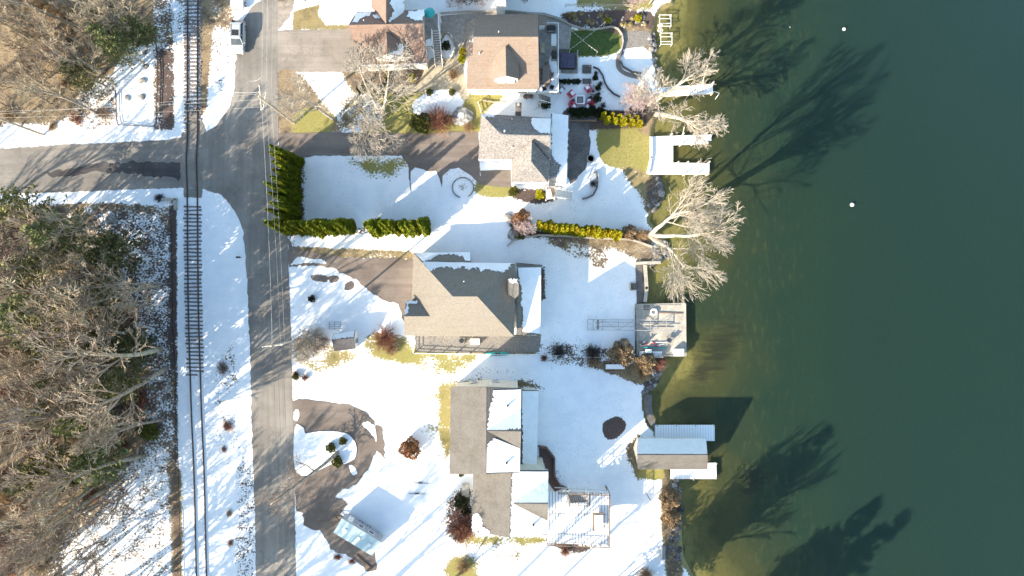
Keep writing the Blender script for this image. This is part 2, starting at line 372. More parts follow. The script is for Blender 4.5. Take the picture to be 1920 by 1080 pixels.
# yards, north row
paint([(548, 20), (600, 8), (598, 30), (612, 46), (660, 46), (660, 56), (548, 56)], .5, False, snow=.12, grass=.45)
paint([(522, 120), (556, 130), (640, 240), (618, 250), (524, 252)], .8, snow=.14, grass=.06)
paint([(560, 205), (625, 215), (612, 250), (550, 250)], .5, snow=.05, grass=.9)
paint([(640, 130), (690, 135), (775, 150), (800, 170), (770, 185), (700, 180), (660, 170)], 1., snow=.12, grass=.3, mulch=.5)
paint([(690, 172), (790, 175), (778, 210), (800, 235), (880, 180), (905, 196), (898, 250), (690, 252), (720, 210)], .7, snow=.10, grass=.85)
paint([(640, 180), (700, 185), (720, 240), (640, 250)], 1.2, snow=.42, grass=.4)
paint([(776, 190), (800, 180), (866, 178), (866, 200), (852, 214), (800, 216), (778, 212)], .4, snow=.97)
paint([(678, 128), (802, 128), (802, 157), (700, 158)], .5, False, snow=.03, grass=.1, mulch=.55)
paint([(880, 170), (950, 180), (945, 208), (905, 204)], .5, snow=.06, grass=1)
paint([(945, 182), (1010, 178), (1030, 205), (920, 212)], .5, snow=.72)
paint([(1060, 22), (1215, 22), (1218, 60), (1165, 62), (1120, 52), (1070, 48)], .6, snow=.16, mulch=.85, grass=0)
paint([(1080, -60), (1230, -60), (1225, 18), (1080, 12)], .6, False, snow=.2, grass=.6)
paint([(1062, 62), (1085, 56), (1150, 54), (1166, 66), (1166, 92), (1140, 104), (1085, 106), (1062, 100)], .35, snow=.0, grass=1.2)
paint([(1168, 54), (1218, 54), (1218, 96), (1172, 96)], .5, snow=.12, grass=.2, mulch=.3)
paint([(1160, 95), (1210, 90), (1205, 140), (1175, 140), (1160, 120)], .5, snow=.92)
paint([(1112, 128), (1128, 130), (1150, 190), (1180, 215), (1120, 215), (1112, 180)], .6, snow=.9, mulch=.5)
paint([(1064, 203), (1130, 206), (1200, 210), (1205, 238), (1070, 240)], .5, snow=.06, mulch=.8, grass=.2)
paint([(1126, 240), (1215, 234), (1222, 300), (1218, 338), (1170, 318), (1128, 302)], .5, snow=.02, grass=.95)
paint([(1165, 310), (1220, 325), (1215, 395), (1200, 372), (1178, 340)], .8, snow=.28, grass=.45)
paint([(1200, 190), (1240, 190), (1232, 250), (1195, 245)], .5, snow=.1, grass=.3)
# yard of the grey house
paint([(655, 296), (768, 296), (760, 315), (730, 335), (680, 325)], 1.6, snow=.30, grass=.9)
paint([(895, 340), (960, 346), (958, 366), (925, 372), (893, 362)], .7, snow=.12, grass=1)
paint([(830, 318), (860, 312), (892, 330), (886, 345), (860, 335), (832, 345)], .8, snow=.62, grass=.3)
paint([(960, 356), (1030, 356), (1040, 376), (1000, 382), (965, 372)], .6, snow=.12, mulch=.9)
paint(rect(510, 420, 800, 452), .8, False, snow=.55, mulch=.7, grass=.1)
paint(rect(546, 290, 572, 430), .6, False, snow=.35, mulch=.9, grass=.1)
paint([(1000, 430), (1165, 440), (1215, 450), (1190, 465), (1000, 446)], .6, snow=.25, mulch=.7, grass=.3)
paint([(1035, 452), (1195, 452), (1210, 495), (1180, 480), (1135, 466), (1080, 476), (1045, 462)], .8, snow=.14, grass=.35, mulch=.35)
paint([(1068, 458), (1135, 465), (1120, 500), (1085, 492)], 1.4, snow=.6, mulch=.3)
paint([(1110, 468), (1140, 468), (1138, 505), (1110, 500)], .8, snow=.42, mulch=.4)
paint([(1200, 435), (1245, 440), (1240, 500), (1196, 492)], .6, snow=.1, grass=.3)
paint([(1215, 330), (1240, 330), (1250, 400), (1215, 398)], .5, snow=.15, mulch=.6)
# tan house
paint([(540, 450), (575, 462), (600, 462), (730, 468), (772, 470), (772, 488), (640, 484), (552, 482), (548, 470)], .4, snow=.3, grass=.4)
paint([(552, 460), (730, 462), (772, 466), (780, 440), (560, 440)], .4, False, snow=.95)
paint([(780, 628), (1014, 628), (1014, 664), (780, 664)], .4, False, snow=.05, mulch=.2, grass=.3)
paint([(700, 655), (775, 652), (885, 668), (838, 700), (826, 850), (836, 720), (790, 690), (700, 670)], .9, False, snow=.10, grass=.95)
paint([(800, 664), (895, 668), (850, 722), (832, 800), (826, 740), (806, 700)], 1.6, snow=.36, grass=.7)
paint([(800, 700), (832, 720), (842, 850), (800, 845), (778, 770)], 3., snow=.58, grass=.7)
paint([(828, 740), (845, 735), (842, 860), (832, 850), (826, 800)], 1., snow=.42, grass=.3, mulch=.2)
paint([(770, 690), (820, 690), (828, 790), (760, 790)], 2., snow=.62, grass=.6)
paint([(845, 705), (1000, 712), (1020, 730), (845, 728)], .8, False, snow=.35, mulch=.5)
paint([(860, 690), (960, 690), (940, 712), (850, 712)], 1.2, snow=.66, mulch=.4)
paint([(600, 655), (680, 660), (660, 680), (620, 695), (590, 700)], 1., snow=.36, grass=.5)
paint([(548, 640), (620, 640), (600, 690), (556, 690)], 1., snow=.5, mulch=.3)
paint([(690, 625), (760, 630), (760, 662), (690, 664)], .8, snow=.3, mulch=.4)
paint([(1014, 640), (1190, 656), (1255, 672), (1230, 720), (1150, 696), (1100, 690), (1020, 680)], .8, snow=.5, mulch=.5)
paint([(1110, 680), (1200, 690), (1230, 720), (1200, 722), (1130, 694)], .6, snow=.12, mulch=.4, grass=.4)
paint([(1010, 500), (1022, 500), (1024, 560), (1014, 566)], .4, False, snow=.2, mulch=.7)
# south house
paint([(825, 730), (845, 735), (842, 850), (828, 820)], .6, snow=.2, grass=.55, mulch=.2)
paint([(1130, 796), (1142, 786), (1160, 782), (1174, 796), (1166, 812), (1148, 824), (1134, 818)], .3, snow=.0, mulch=.9)
paint([(1176, 838), (1200, 815), (1200, 900), (1180, 870)], .9, snow=.2, mulch=.5, grass=.5)
paint([(1196, 880), (1258, 880), (1262, 898), (1200, 898)], .5, snow=.12, grass=.8)
paint([(1030, 840), (1050, 880), (1060, 915), (1035, 900)], 1., snow=.62, mulch=.6)
paint([(838, 930), (886, 920), (886, 1005), (870, 1030), (838, 1010)], 1., snow=.4, mulch=.7)
paint([(870, 1005), (1020, 1008), (1010, 1020), (985, 1024), (880, 1022)], .6, snow=.15, grass=.8)
paint([(850, 1020), (1000, 1020), (960, 1080), (840, 1100)], 2., snow=.60, grass=.4, mulch=.3)
paint([(845, 1050), (885, 1048), (890, 1085), (840, 1085)], 1., snow=.2, grass=.7)
paint([(1240, 900), (1275, 905), (1280, 1090), (1250, 1090)], .5, snow=.14, mulch=.5, grass=.4)
paint([(1028, 1018), (1100, 1022), (1098, 1036), (1060, 1034)], .5, snow=.3, mulch=.8)
lake_sd = sdist(sp_ext, GX, GY)
k = lake_sd < .45; ch['snow'][k] = 0; ch['mulch'][k] = .3; ch['grass'][k] = .5
for n, a in ch.items(): set_attr(gm, n, a)
t = NT('ground_cover')
n1 = t.noise(.55, 5, .62); n2 = t.noise(3.4, 4, .62); n3 = t.noise(11, 3, .65); n4 = t.noise(.12, 3, .5)
thr = t.math('ADD', t.math('ADD', t.math('MULTIPLY', n1, .34), t.math('MULTIPLY', n2, .46)), t.math('MULTIPLY', n3, .20))
thr = t.math('ADD', t.math('MULTIPLY', t.math('SUBTRACT', thr, .5), 2.6), .5)
sm = t.rng(t.math('SUBTRACT', t.attr('snow'), thr), -.07, .07)
leaf = t.mix(t.rng(n2, .35, .65), (.25, .178, .095), (.13, .095, .07)); leaf = t.mix(t.rng(n3, .42, .62), leaf, (.34, .27, .175)); leaf = t.mix(t.rng(n1, .45, .7), leaf, (.10, .075, .06))
grs = t.mix(t.rng(n2, .3, .7), (.20, .195, .055), (.34, .29, .12)); grs = t.mix(t.rng(n4, .4, .6), grs, (.25, .23, .075)); grs = t.mix(t.rng(n3, .5, .75), grs, (.15, .14, .05))
lawn = t.mix(t.rng(n2, .3, .7), (.035, .075, .015), (.075, .13, .03))
mul = t.mix(t.rng(n3, .35, .65), (.05, .036, .036), (.15, .11, .095))
g_ = t.attr('grass')
c = t.mix(t.rng(t.math('ADD', g_, t.math('MULTIPLY', t.math('SUBTRACT', n2, .5), .7)), .3, .7), leaf, grs)
c = t.mix(t.rng(g_, 1.02, 1.12), c, lawn)
c = t.mix(t.rng(t.math('ADD', t.attr('mulch'), t.math('MULTIPLY', t.math('SUBTRACT', n2, .5), .8)), .3, .7), c, mul)
sc_c = t.mix(t.rng(n1, .3, .7), (.80, .82, .86), (.88, .89, .91))
fs = t.math('MULTIPLY', t.math('MULTIPLY', t.rng(t.noise(5, 4, .7), .57, .68), t.rng(t.noise(.35, 4, .6), .40, .62)), t.rng(t.attr('snow'), .97, .90)); sm = t.math('MULTIPLY', sm, t.math('SUBTRACT', 1, t.math('MULTIPLY', fs, .75)))
cc = t.mix(sm, c, sc_c)
t.bump(t.math('ADD', t.math('ADD', t.math('MULTIPLY', sm, .5), t.math('MULTIPLY', n3, .5)), t.math('MULTIPLY', n2, .5)), .45, .08)
gm.materials.append(t.out(cc, .85, .15))
go = bpy.data.objects.new('ground', gm); COL.objects.link(go); go['kind'] = 'structure'
# ------------------------------------------------------------------ lake
lx = np.concatenate([[15], np.arange(18, 80, .5), [90, 120, 200, 500, 1200, 2500]]); ly = np.concatenate([[-2500, -1000, -300, -100, -60], np.arange(-48, 48.01, .5), [60, 100, 300, 1000, 2500]])
lm, LX, LY = grid_mesh('lake', lx, ly, lambda X, Y: np.full(X.shape, WZ))
sd = -sdist(sp_ext, LX, LY)
set_attr(lm, 'depth', np.clip(sd, -1, 60) + (vnoise(LX, LY, 9, 1) - .5) * 4 + (vnoise(LX, LY, 4, 2) - .5) * 2 - 1.0 * np.exp(-((LX - 27) / 8) ** 2 - ((LY + 20) / 9) ** 2))
shadow_streak = np.zeros(LX.shape)  # dark streaks like tree shadows on the lake, painted into the water colour
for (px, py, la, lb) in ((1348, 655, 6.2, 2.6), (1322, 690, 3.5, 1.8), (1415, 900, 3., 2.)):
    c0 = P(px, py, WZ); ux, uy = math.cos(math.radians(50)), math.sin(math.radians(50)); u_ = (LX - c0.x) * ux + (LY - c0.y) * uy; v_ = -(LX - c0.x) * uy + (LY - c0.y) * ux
    shadow_streak = np.maximum(shadow_streak, np.exp(-(u_ / la) ** 2 - (v_ / lb) ** 2))
set_attr(lm, 'weed', shadow_streak)  # the weed attribute is the mask of these painted shadow streaks
t = NT('lake_water'); d = t.attr('depth')
nb = t.noise(.22, 5, .62); nf = t.noise(1.6, 5, .65); ns = t.noise(.8, 4, .6, stretch=(1.8, .5, 1, math.radians(0)))
d2 = t.math('ADD', d, t.math('MULTIPLY', t.math('SUBTRACT', nb, .5), 7))
r = t.n('ShaderNodeValToRGB'); t.l(t.rng(d2, 0, 42, 0., 1.), r.inputs[0])
r.color_ramp.interpolation = 'EASE'
els = [(0, (.205, .185, .062)), (.03, (.105, .10, .031)), (.08, (.050, .056, .019)), (.19, (.026, .043, .020)), (.40, (.0135, .034, .0205)), (1, (.0105, .030, .0225))]
r.color_ramp.elements[0].position = 0; r.color_ramp.elements[0].color = (*els[0][1], 1); r.color_ramp.elements[1].position = 1; r.color_ramp.elements[1].color = (*els[-1][1], 1)
for p, q in els[1:-1]: e = r.color_ramp.elements.new(p); e.color = (*q, 1)
c = r.outputs[0]
sh = t.rng(d2, 14, 3)           # bottom detail shows only where it is shallow
c = t.mix(t.math('MULTIPLY', t.rng(nf, .5, .72), t.math('MULTIPLY', sh, .55)), c, (.055, .05, .02))
c = t.mix(t.math('MULTIPLY', t.rng(nf, .42, .25), t.math('MULTIPLY', sh, .5)), c, (.19, .165, .06))
mid = t.rng(d2, 26, 10)
c = t.mix(t.math('MULTIPLY', t.rng(ns, .5, .75), t.math('MULTIPLY', mid, .65)), c, (.06, .068, .024))
sx = t.n('ShaderNodeSeparateXYZ'); t.l(t.pos, sx.inputs[0])
blue = t.math('MULTIPLY', t.rng(sx.outputs[1], -5, 55), t.rng(sx.outputs[0], 28, 95))
c = t.mix(t.math('MULTIPLY', blue, .8), c, (.013, .036, .044))
wn = t.noise(1., 4, .6, stretch=(.35, 1.8, 1, math.radians(-50))); c = t.mix(t.rng(t.math('ADD', t.attr('weed'), t.math('MULTIPLY', t.math('SUBTRACT', wn, .5), 1.6)), .3, .95, 0., .75), c, (.017, .02, .012))  # darkens the water along the painted shadow streaks, broken up by noise
gr = t.noise(7, 3, .7); c = t.mix(t.rng(gr, .4, .7, 0., .22), c, (.045, .075, .06))
t.bump(t.noise(2.2, 3, .6), .12, .03)
t.b.inputs['Subsurface Weight'].default_value = 1.; t.b.inputs['Subsurface Radius'].default_value = (.8, 1., .9); t.b.inputs['Subsurface Scale'].default_value = 1.5
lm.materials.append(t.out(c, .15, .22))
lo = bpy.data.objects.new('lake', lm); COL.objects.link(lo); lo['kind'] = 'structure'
# ------------------------------------------------------------------ draped sheets
def drape(name, pts, mat, dz=.02, smooth=False, jit=0., label=None, cat=None, step=1.5, kind='structure', group=None):
    q = catmull(pts, 5) if smooth else pts
    w = [G(*p)[:2] for p in q]
    ring = []
    for i in range(len(w)):
        a, b = Vector(w[i]), Vector(w[(i + 1) % len(w)]); n = max(1, int((b - a).length / .45))
        for j in range(n):
            p = a.lerp(b, j / n)
            if jit: p += Vector((R.gauss(0, jit), R.gauss(0, jit)))
            ring.append(p)
    xy = np.array(ring); lo, hi = xy.min(0), xy.max(0)
    X, Y = np.meshgrid(np.arange(lo[0] + .4, hi[0], step), np.arange(lo[1] + .4, hi[1], step))
    inn = sdist(xy, X, Y) > .3
    vs = ring + [Vector(p) for p in zip(X[inn], Y[inn])]
    n = len(ring)
    v, e, f, *_ = geometry.delaunay_2d_cdt(vs, [], [list(range(n))], 1, 1e-5)
    mb = MB(); mb.v = [(p.x, p.y, gz(p.x) + dz) for p in v]
    for k in f:
        a = [v[i] for i in k]; ar = sum(a[i].x * a[(i + 1) % len(a)].y - a[(i + 1) % len(a)].x * a[i].y for i in range(len(a)))
        mb.f.append(tuple(k) if ar > 0 else tuple(reversed(k)))
    m = mb.mesh(name, mat); o = bpy.data.objects.new(name, m); COL.objects.link(o)
    return tagp(o, label, cat, group, kind)
drape('road', [(500, -140), (490, 0), (470, 14), (455, 40), (446, 70), (444, 110), (441, 118), (440, 165), (430, 200), (406, 235), (386, 248), (352, 262), (352, 351), (384, 355), (415, 365), (440, 395), (456, 432), (462, 500), (466, 580), (470, 700), (472, 800), (477, 940), (480, 1080), (486, 1240), (566, 1240), (555, 1080), (552, 900), (549, 745), (546, 640), (543, 540), (541, 500), (539, 440), (524, 410), (522, 280), (521, 130), (523, 0), (520, -140)], M['road'], .03, jit=.05)
drape('side_road', [(-400, 285), (0, 279), (100, 272), (200, 268), (300, 263), (342, 258), (344, 352), (200, 357), (100, 361), (0, 366), (-400, 375)], M['side_road'], .026, jit=.05)
drape('road_patch', [(88, 322), (120, 318), (180, 306), (250, 304), (310, 306), (338, 304), (338, 342), (326, 330), (300, 332), (260, 326), (180, 322), (140, 330), (92, 330)], M['patch'], .034, jit=.12)
drape('level_crossing', [(342, 248), (386, 248), (400, 240), (400, 262), (388, 300), (386, 354), (340, 352), (338, 300), (340, 262)], M['crossing'], .038, jit=.04)
drape('level_crossing', [(344, 352), (380, 354), (378, 371), (345, 370)], M['crossing'], .040, jit=.04)
drape('level_crossing', [(352, 205), (371, 205), (384, 240), (386, 249), (348, 249)], M['crossing'], .041, jit=.06)
drape('driveway', [(521, 58), (548, 56), (600, 56), (662, 54), (690, 135), (560, 136), (552, 132), (521, 132)], M['drive_grey'], .034, jit=.04)
drape('driveway', [(548, -60), (590, -60), (552, 0), (545, 30), (521, 58), (521, -60)], M['drive_grey'], .036, jit=.05)
drape('driveway', [(521, 250), (620, 248), (800, 251), (845, 247), (897, 247), (900, 330), (958, 330), (958, 350), (915, 344), (898, 346), (884, 330), (870, 320), (860, 315), (844, 317), (830, 330), (829, 352), (822, 330), (818, 320), (806, 322), (794, 318), (778, 314), (770, 322), (770, 364), (765, 310), (752, 292), (590, 292), (540, 300), (524, 310)], M['drive'], .032, jit=.04)
drape('driveway', [(539, 444), (548, 462), (575, 470), (640, 482), (780, 486), (780, 600), (756, 602), (753, 585), (745, 570), (712, 560), (690, 545), (668, 524), (650, 516), (628, 504), (600, 499), (562, 496), (550, 500), (541, 502)], M['drive'], .032, jit=.1)
drape('driveway', [(549, 752), (560, 747), (610, 752), (655, 758), (685, 772), (702, 790), (703, 795), (716, 800), (720, 830), (722, 862), (712, 850), (706, 846), (690, 880), (668, 910), (640, 918), (628, 932), (648, 938), (652, 946), (638, 964), (700, 1010), (708, 1070), (690, 1072), (660, 1045), (620, 1030), (616, 1016), (600, 996), (582, 992), (570, 984), (567, 960), (556, 958), (552, 905)], M['drive'], .032, jit=.07)
drape('snow_island', [(553, 800), (570, 802), (574, 812), (600, 808), (640, 810), (660, 820), (669, 840), (664, 860), (640, 872), (628, 868), (600, 880), (578, 894), (562, 890), (552, 870)], M['snow'], .12, True, .03)
drape('snow_patch', [(552, 770), (560, 768), (561, 782), (556, 790), (551, 784)], M['snow'], .07, True, .03)
drape('snow_patch', [(680, 794), (690, 790), (698, 796), (704, 800), (706, 828), (702, 820), (690, 806), (682, 800)], M['snow'], .07, True, .04)
drape('snow_patch', [(654, 874), (660, 872), (668, 880), (669, 888), (662, 890)], M['snow'], .07, True, .04)
drape('snow_patch', [(556, 484), (566, 481), (580, 485), (600, 486), (612, 492), (606, 495), (588, 493), (566, 494), (546, 497)], M['snow'], .07, True, .05)
drape('bare_patch', [(585, 516), (612, 517), (614, 528), (600, 528), (586, 525)], M['drive'], .03, True, .04)
drape('bare_patch', [(615, 520), (626, 516), (636, 520), (632, 528), (620, 529)], M['drive'], .03, True, .04)
drape('bare_patch', [(650, 530), (660, 527), (664, 534), (660, 542), (648, 544), (646, 538)], M['drive'], .03, True, .04)
drape('path', [(780, 158), (800, 122), (812, 108), (832, 112), (852, 108), (866, 120), (872, 150), (876, 180), (870, 190), (862, 178), (848, 168), (800, 170), (760, 170), (740, 172), (735, 158)], M['sandstone'], .045, True)
drape('path', [(826, 30), (888, 24), (1020, 24), (1060, 36), (1072, 52), (1068, 92), (1046, 92), (1046, 72), (1010, 60), (890, 60), (880, 90), (868, 130), (862, 150), (846, 138), (854, 110), (848, 66), (840, 60), (826, 80)], M['greywood'], .03, False)
drape('path', [(1046, 92), (1066, 92), (1066, 104), (1046, 104)], M['pavers'], .035)
drape('path', [(1168, 62), (1215, 60), (1218, 84), (1172, 92), (1170, 100), (1162, 112), (1170, 132), (1200, 142), (1196, 148), (1172, 142), (1156, 128), (1156, 105), (1166, 92)], M['gravel'], .03, True)
drape('patio', [(1066, 226), (1106, 230), (1106, 290), (1098, 318), (1068, 346), (1064, 330)], M['pavers'], .03, jit=.08)
drape('patio', [(958, 318), (900, 320), (905, 346), (930, 350), (958, 352)], M['drive'], .05)
drape('patio', [(778, 630), (1012, 630), (1012, 660), (960, 662), (780, 660)], M['gravel'], .03, jit=.05)
drape('path', [(1011, 836), (1024, 838), (1038, 856), (1040, 892), (1050, 908), (1062, 914), (1040, 922), (1028, 905), (1028, 880), (1011, 874)], M['brick'], .03)
drape('path', [(1208, 742), (1222, 742), (1222, 760), (1228, 790), (1232, 800), (1222, 800), (1210, 776)], M['pavers'], .03, True)
# ------------------------------------------------------------------ trees and shrubs
def rot_from(d, ang, az):
    u = d.cross(Vector((.31, .17, 1)))
    u = u.normalized() if u.length > 1e-4 else Vector((1, 0, 0))
    w = d.cross(u)
    return (d * math.cos(ang) + (u * math.cos(az) + w * math.sin(az)) * math.sin(ang)).normalized()
def bare_tree(seed, h=16, r=.28, clear=.35, stems=1, lean=(0, 0), lv=4, kids=(9, 7, 6, 4), blen=.42, up=.10, fork=.5, droop=0., tmin=.022, ang=(35, 62), thick=1.):
    """returns trunk and crown meshes-to-be: limbs forking down to fine twigs"""
    rr = random.Random(seed); trunk, crown = MB(), MB()
    L = Vector((lean[0], lean[1], 0))
    def grow(p, d, ln, r0, lvl, mb, first=.3):
        n = (7, 6, 5, 4, 3)[min(lvl, 4)]; pts = [p]; dirs = [d]; rad = [r0]
        end = max(tmin * .7, r0 * (.28 if lvl else .22) * thick)
        for i in range(n):
            wob = (.06, .13, .13, .13, .14)[min(lvl, 4)]
            d = (d + Vector((rr.gauss(0, wob), rr.gauss(0, wob), rr.gauss(0, wob) + up - droop * (lvl > 1) * i / n))
                 + L * .06).normalized()
            p = p + d * (ln / n); pts.append(p); dirs.append(d); rad.append(r0 + (end - r0) * (i + 1) / n)
        mb.tube(pts, rad, (7, 5, 4, 3, 3)[min(lvl, 4)], cap=lvl == 0)
        if lvl >= lv: return
        nk = kids[lvl]
        for k in range(nk):
            f = first + (1 - first) * (k + rr.random() * .8) / nk; x = f * n; i = min(int(x), n - 1)
            q = pts[i].lerp(pts[i + 1], x - i); a = math.radians(rr.uniform(*ang)) * (1. if lvl else 1.05)
            az = k * 2.4 + rr.uniform(-.6, .6)
            dd = rot_from(dirs[i], a, az)
            if dd.z < -.15 and droop == 0: dd.z *= .3; dd.normalize()
            l2 = (h * blen if lvl == 0 else ln * .62) * (1.15 - .6 * f) * rr.uniform(.75, 1.2)
            r2 = max(tmin, (rad[i] * .55 if lvl == 0 else rad[i] * .62) * rr.uniform(.75, 1.) * (1 + (thick - 1) * .5 * (lvl < 2)))
            grow(q, dd, l2, r2, lvl + 1, crown, .25)
    for s in range(stems):
        az = 2 * math.pi * s / stems + rr.random()
        tilt = 0 if stems == 1 else rr.uniform(.2, .38)
        d = (Vector((math.cos(az) * tilt, math.sin(az) * tilt, 1)) + L * .5).normalized()
        grow(Vector((0, 0, -.3)), d, h * (.8 if stems == 1 else .72), r * (1 if stems == 1 else .75), 0, trunk, clear)
    return trunk, crown
TREES = {}
def tree_kind(key, mats=('bark', 'twig'), **kw):
    a, b = bare_tree(**kw); TREES[key] = (a.mesh(key + '_trunk', M[mats[0]], smooth=True), b.mesh(key + '_crown', M[mats[1]], smooth=True))
def put_tree(name, key, loc, label, cat='tree', rz=0., s=1., group=None):
    t = thing(name, label, cat, loc, rz, group, s)
    part('trunk', TREES[key][0], None, t); part('crown', TREES[key][1], None, t)
    return t
def leaf_cloud(mb, rr, n, fn, size, up=0.5):
    """n small leaf sprays; fn() gives (point, outward direction)"""
    for _ in range(n):
        p, o = fn(); s = size * rr.uniform(.6, 1.35)
        a = (o + Vector((rr.gauss(0, .45), rr.gauss(0, .45), rr.gauss(0, .45) + up))).normalized()
        b = a.cross(Vector((rr.gauss(0, 1), rr.gauss(0, 1), rr.gauss(0, 1))))
        if b.length < 1e-4: continue
        b.normalize(); w = s * .38
        mb.face([p - b * w, p + a * s * .55 - b * w * .9, p + a * s, p + a * s * .5 + b * w])
    return mb
def thuja(seed, h=9.6, r=.62, n=4600, size=.24):
    rr = random.Random(seed); mb, core = MB(), MB()
    prof = lambda f: r * (min(1, (f + .06) / .2) ** .6) * max(0, 1 - max(0, f - .1) / .9) ** 1.0
    lob = [rr.uniform(0, 6.28) for _ in range(4)]
    def fn():
        f = rr.random() ** 1.25; a = rr.uniform(0, 6.283)
        q = prof(f) * (1 + .13 * math.sin(3 * a + lob[0] + f * 9) + .1 * math.sin(5 * a + lob[1] - f * 14)) * rr.uniform(.8, 1.06)
        o = Vector((math.cos(a), math.sin(a), .2))
        return Vector((o.x * q, o.y * q, f * h)), o
    leaf_cloud(mb, rr, n, fn, size, 1.1)
    core.lathe((0, 0, 0), [(prof(f) * .74 + .02, f * h) for f in (0, .05, .12, .25, .4, .55, .7, .85, .95)], 9)
    mb.raw(core.v, core.f); return mb
def conifer(seed, h=17., r=3.6, n=34, dens=1., clear=.25, shape=1.):
    rr = random.Random(seed); tr, cr = MB(), MB()
    tr.tube([(0, 0, -.3), (.1, 0, h * .4), (.05, .1, h * .97)], [h * .016, h * .011, .03], 7)
    lv = int(n)
    for i in range(lv):
        f = clear + (1 - clear) * i / lv; z = f * h
        q = r * (1 - ((f - clear) / (1 - clear)) ** 1.3) ** .8 * rr.uniform(.75, 1.1) + .25
        for k in range(5):
            a = rr.uniform(0, 6.283); ln = q * rr.uniform(.55, 1.1); up = rr.uniform(.0, .35) * shape
            p1 = Vector((math.cos(a) * ln, math.sin(a) * ln, z + ln * up)); p0 = Vector((0, 0, z))
            cr.tube([p0, p0.lerp(p1, .5) + Vector((0, 0, -.08 * ln)), p1], [.05, .035, .015], 3, cap=False)
            m = int(14 * dens * (.35 + ln / r))
            def fn():
                t = rr.uniform(.3, 1.05); w = .36 * (1.15 - t * .6) * min(1, ln * .5)
                return p0.lerp(p1, t) + Vector((rr.gauss(0, w), rr.gauss(0, w), rr.gauss(0, .12))), (p1 - p0).normalized()
            leaf_cloud(cr, rr, int(m * 1.5), fn, .42, .35)
    return tr, cr
def twig_bush(seed, r=1., h=1.2, stems=34, sub=5, th=.012, flat=.0):
    rr = random.Random(seed); mb = MB()
    for i in range(stems):
        a = rr.uniform(0, 6.283); e = rr.uniform(.05, 1.) ** .7 * 1.25
        d = Vector((math.cos(a) * math.sin(e), math.sin(a) * math.sin(e), math.cos(e) * 1.0 + .05))
        p = Vector((rr.gauss(0, r * .1), rr.gauss(0, r * .1), 0)); ln = rr.uniform(.75, 1.1)
        sc3 = Vector((r, r, h)); pts = [p]
        for k in range(4):
            d = (d + Vector((rr.gauss(0, .16), rr.gauss(0, .16), rr.gauss(0, .1) + .02))).normalized()
            pts.append(pts[-1] + Vector((d.x * sc3.x, d.y * sc3.y, d.z * sc3.z)) * ln / 4)
        mb.tube(pts, [th * 1.7, th * 1.4, th * 1.2, th, th * .6], 3, cap=False)
        for k in range(sub):
            i0 = rr.choice((1, 2, 2, 3)); q = pts[i0].lerp(pts[i0 + 1], rr.random()); dd = rot_from(d, rr.uniform(.3, .9), rr.uniform(0, 6.28))
            l2 = r * rr.uniform(.22, .5); q2 = q + dd * l2 * .5; q3 = q2 + (dd + Vector((rr.gauss(0, .3), rr.gauss(0, .3), .15))).normalized() * l2 * .5
            q3.z = max(q3.z, .02); mb.tube([q, q2, q3], [th, th * .8, th * .5], 3, cap=False)
    return mb
def leaf_bush(seed, r=.6, h=1., n=700, size=.16):
    rr = random.Random(seed); mb = MB(); ph = [rr.uniform(0, 6.28) for _ in range(3)]
    def fn():
        a = rr.uniform(0, 6.283); u = rr.uniform(-.25, 1); q = math.sqrt(max(0, 1 - u * u)) if u > 0 else 1 - .3 * u * u
        k = (1 + .16 * math.sin(3 * a + ph[0] + 3 * u) + .1 * math.sin(7 * a + ph[1])) * rr.uniform(.82, 1.04)
        o = Vector((math.cos(a) * q, math.sin(a) * q, u))
        return Vector((o.x * r * k, o.y * r * k, h * (.45 + .52 * u * k))), o
    leaf_cloud(mb, rr, n, fn, size, .3)
    c = MB(); c.lathe((0, 0, 0), [(r * .45, 0), (r * .72, h * .2), (r * .76, h * .45), (r * .6, h * .7), (r * .25, h * .86)], 10)
    mb.raw(c.v, c.f); return mb
def grass_tuft(seed, r=.7, h=.7, n=260):
    rr = random.Random(seed); mb = MB()
    for _ in range(n):
        a = rr.uniform(0, 6.283); k = rr.random(); d = Vector((math.cos(a), math.sin(a), 0)); s = d.cross(Vector((0, 0, 1))) * .014
        p = d * r * .15 * rr.random(); m = p + d * r * k * .5 + Vector((0, 0, h * (1 - k * .3))); e = p + d * r * (k * .9 + .1) + Vector((0, 0, h * .55 * (1 - k)))
        mb.face([p - s, p + s, m + s, m - s]); mb.face([m - s, m + s, e])
    return mb
# prototypes (meshes only; every tree below is an object with its own parts)
tree_kind('yardA', seed=3, h=15, r=.34, clear=.32, stems=3, kids=(6, 6, 5, 3), blen=.42, lean=(.2, .3), up=.04, ang=(24, 48), tmin=.026)
tree_kind('yardB', seed=8, h=14, r=.26, clear=.3, kids=(8, 6, 5, 3), blen=.45, lean=(-.5, .1), ang=(26, 50), tmin=.026)
tree_kind('yardC', seed=11, h=9, r=.20, clear=.25, stems=2, kids=(7, 6, 5, 3), blen=.5, lean=(.1, -.8), droop=.3, up=.02, ang=(26, 50), tmin=.026)
tree_kind('shoreA', seed=21, h=16, r=.42, clear=.42, stems=2, kids=(7, 6, 5, 4), blen=.34, lean=(.3, .35), up=.02, ang=(20, 42), tmin=.03)
tree_kind('shoreB', seed=25, h=13.5, r=.5, clear=.40, stems=1, kids=(8, 6, 5, 4), blen=.42, lean=(.45, -.5), up=.02, ang=(24, 46), tmin=.03)
tree_kind('shoreC', seed=31, h=24, r=.55, clear=.42, stems=3, kids=(8, 7, 6, 3), blen=.36, lean=(.34, -.3), up=.0, tmin=.026, ang=(15, 32))
tree_kind('pink', mats=('twig_pink', 'twig_pink'), seed=35, h=7, r=.13, clear=.2, stems=3, kids=(8, 7, 6, 4), blen=.42, lean=(-.8, .3), tmin=.016)
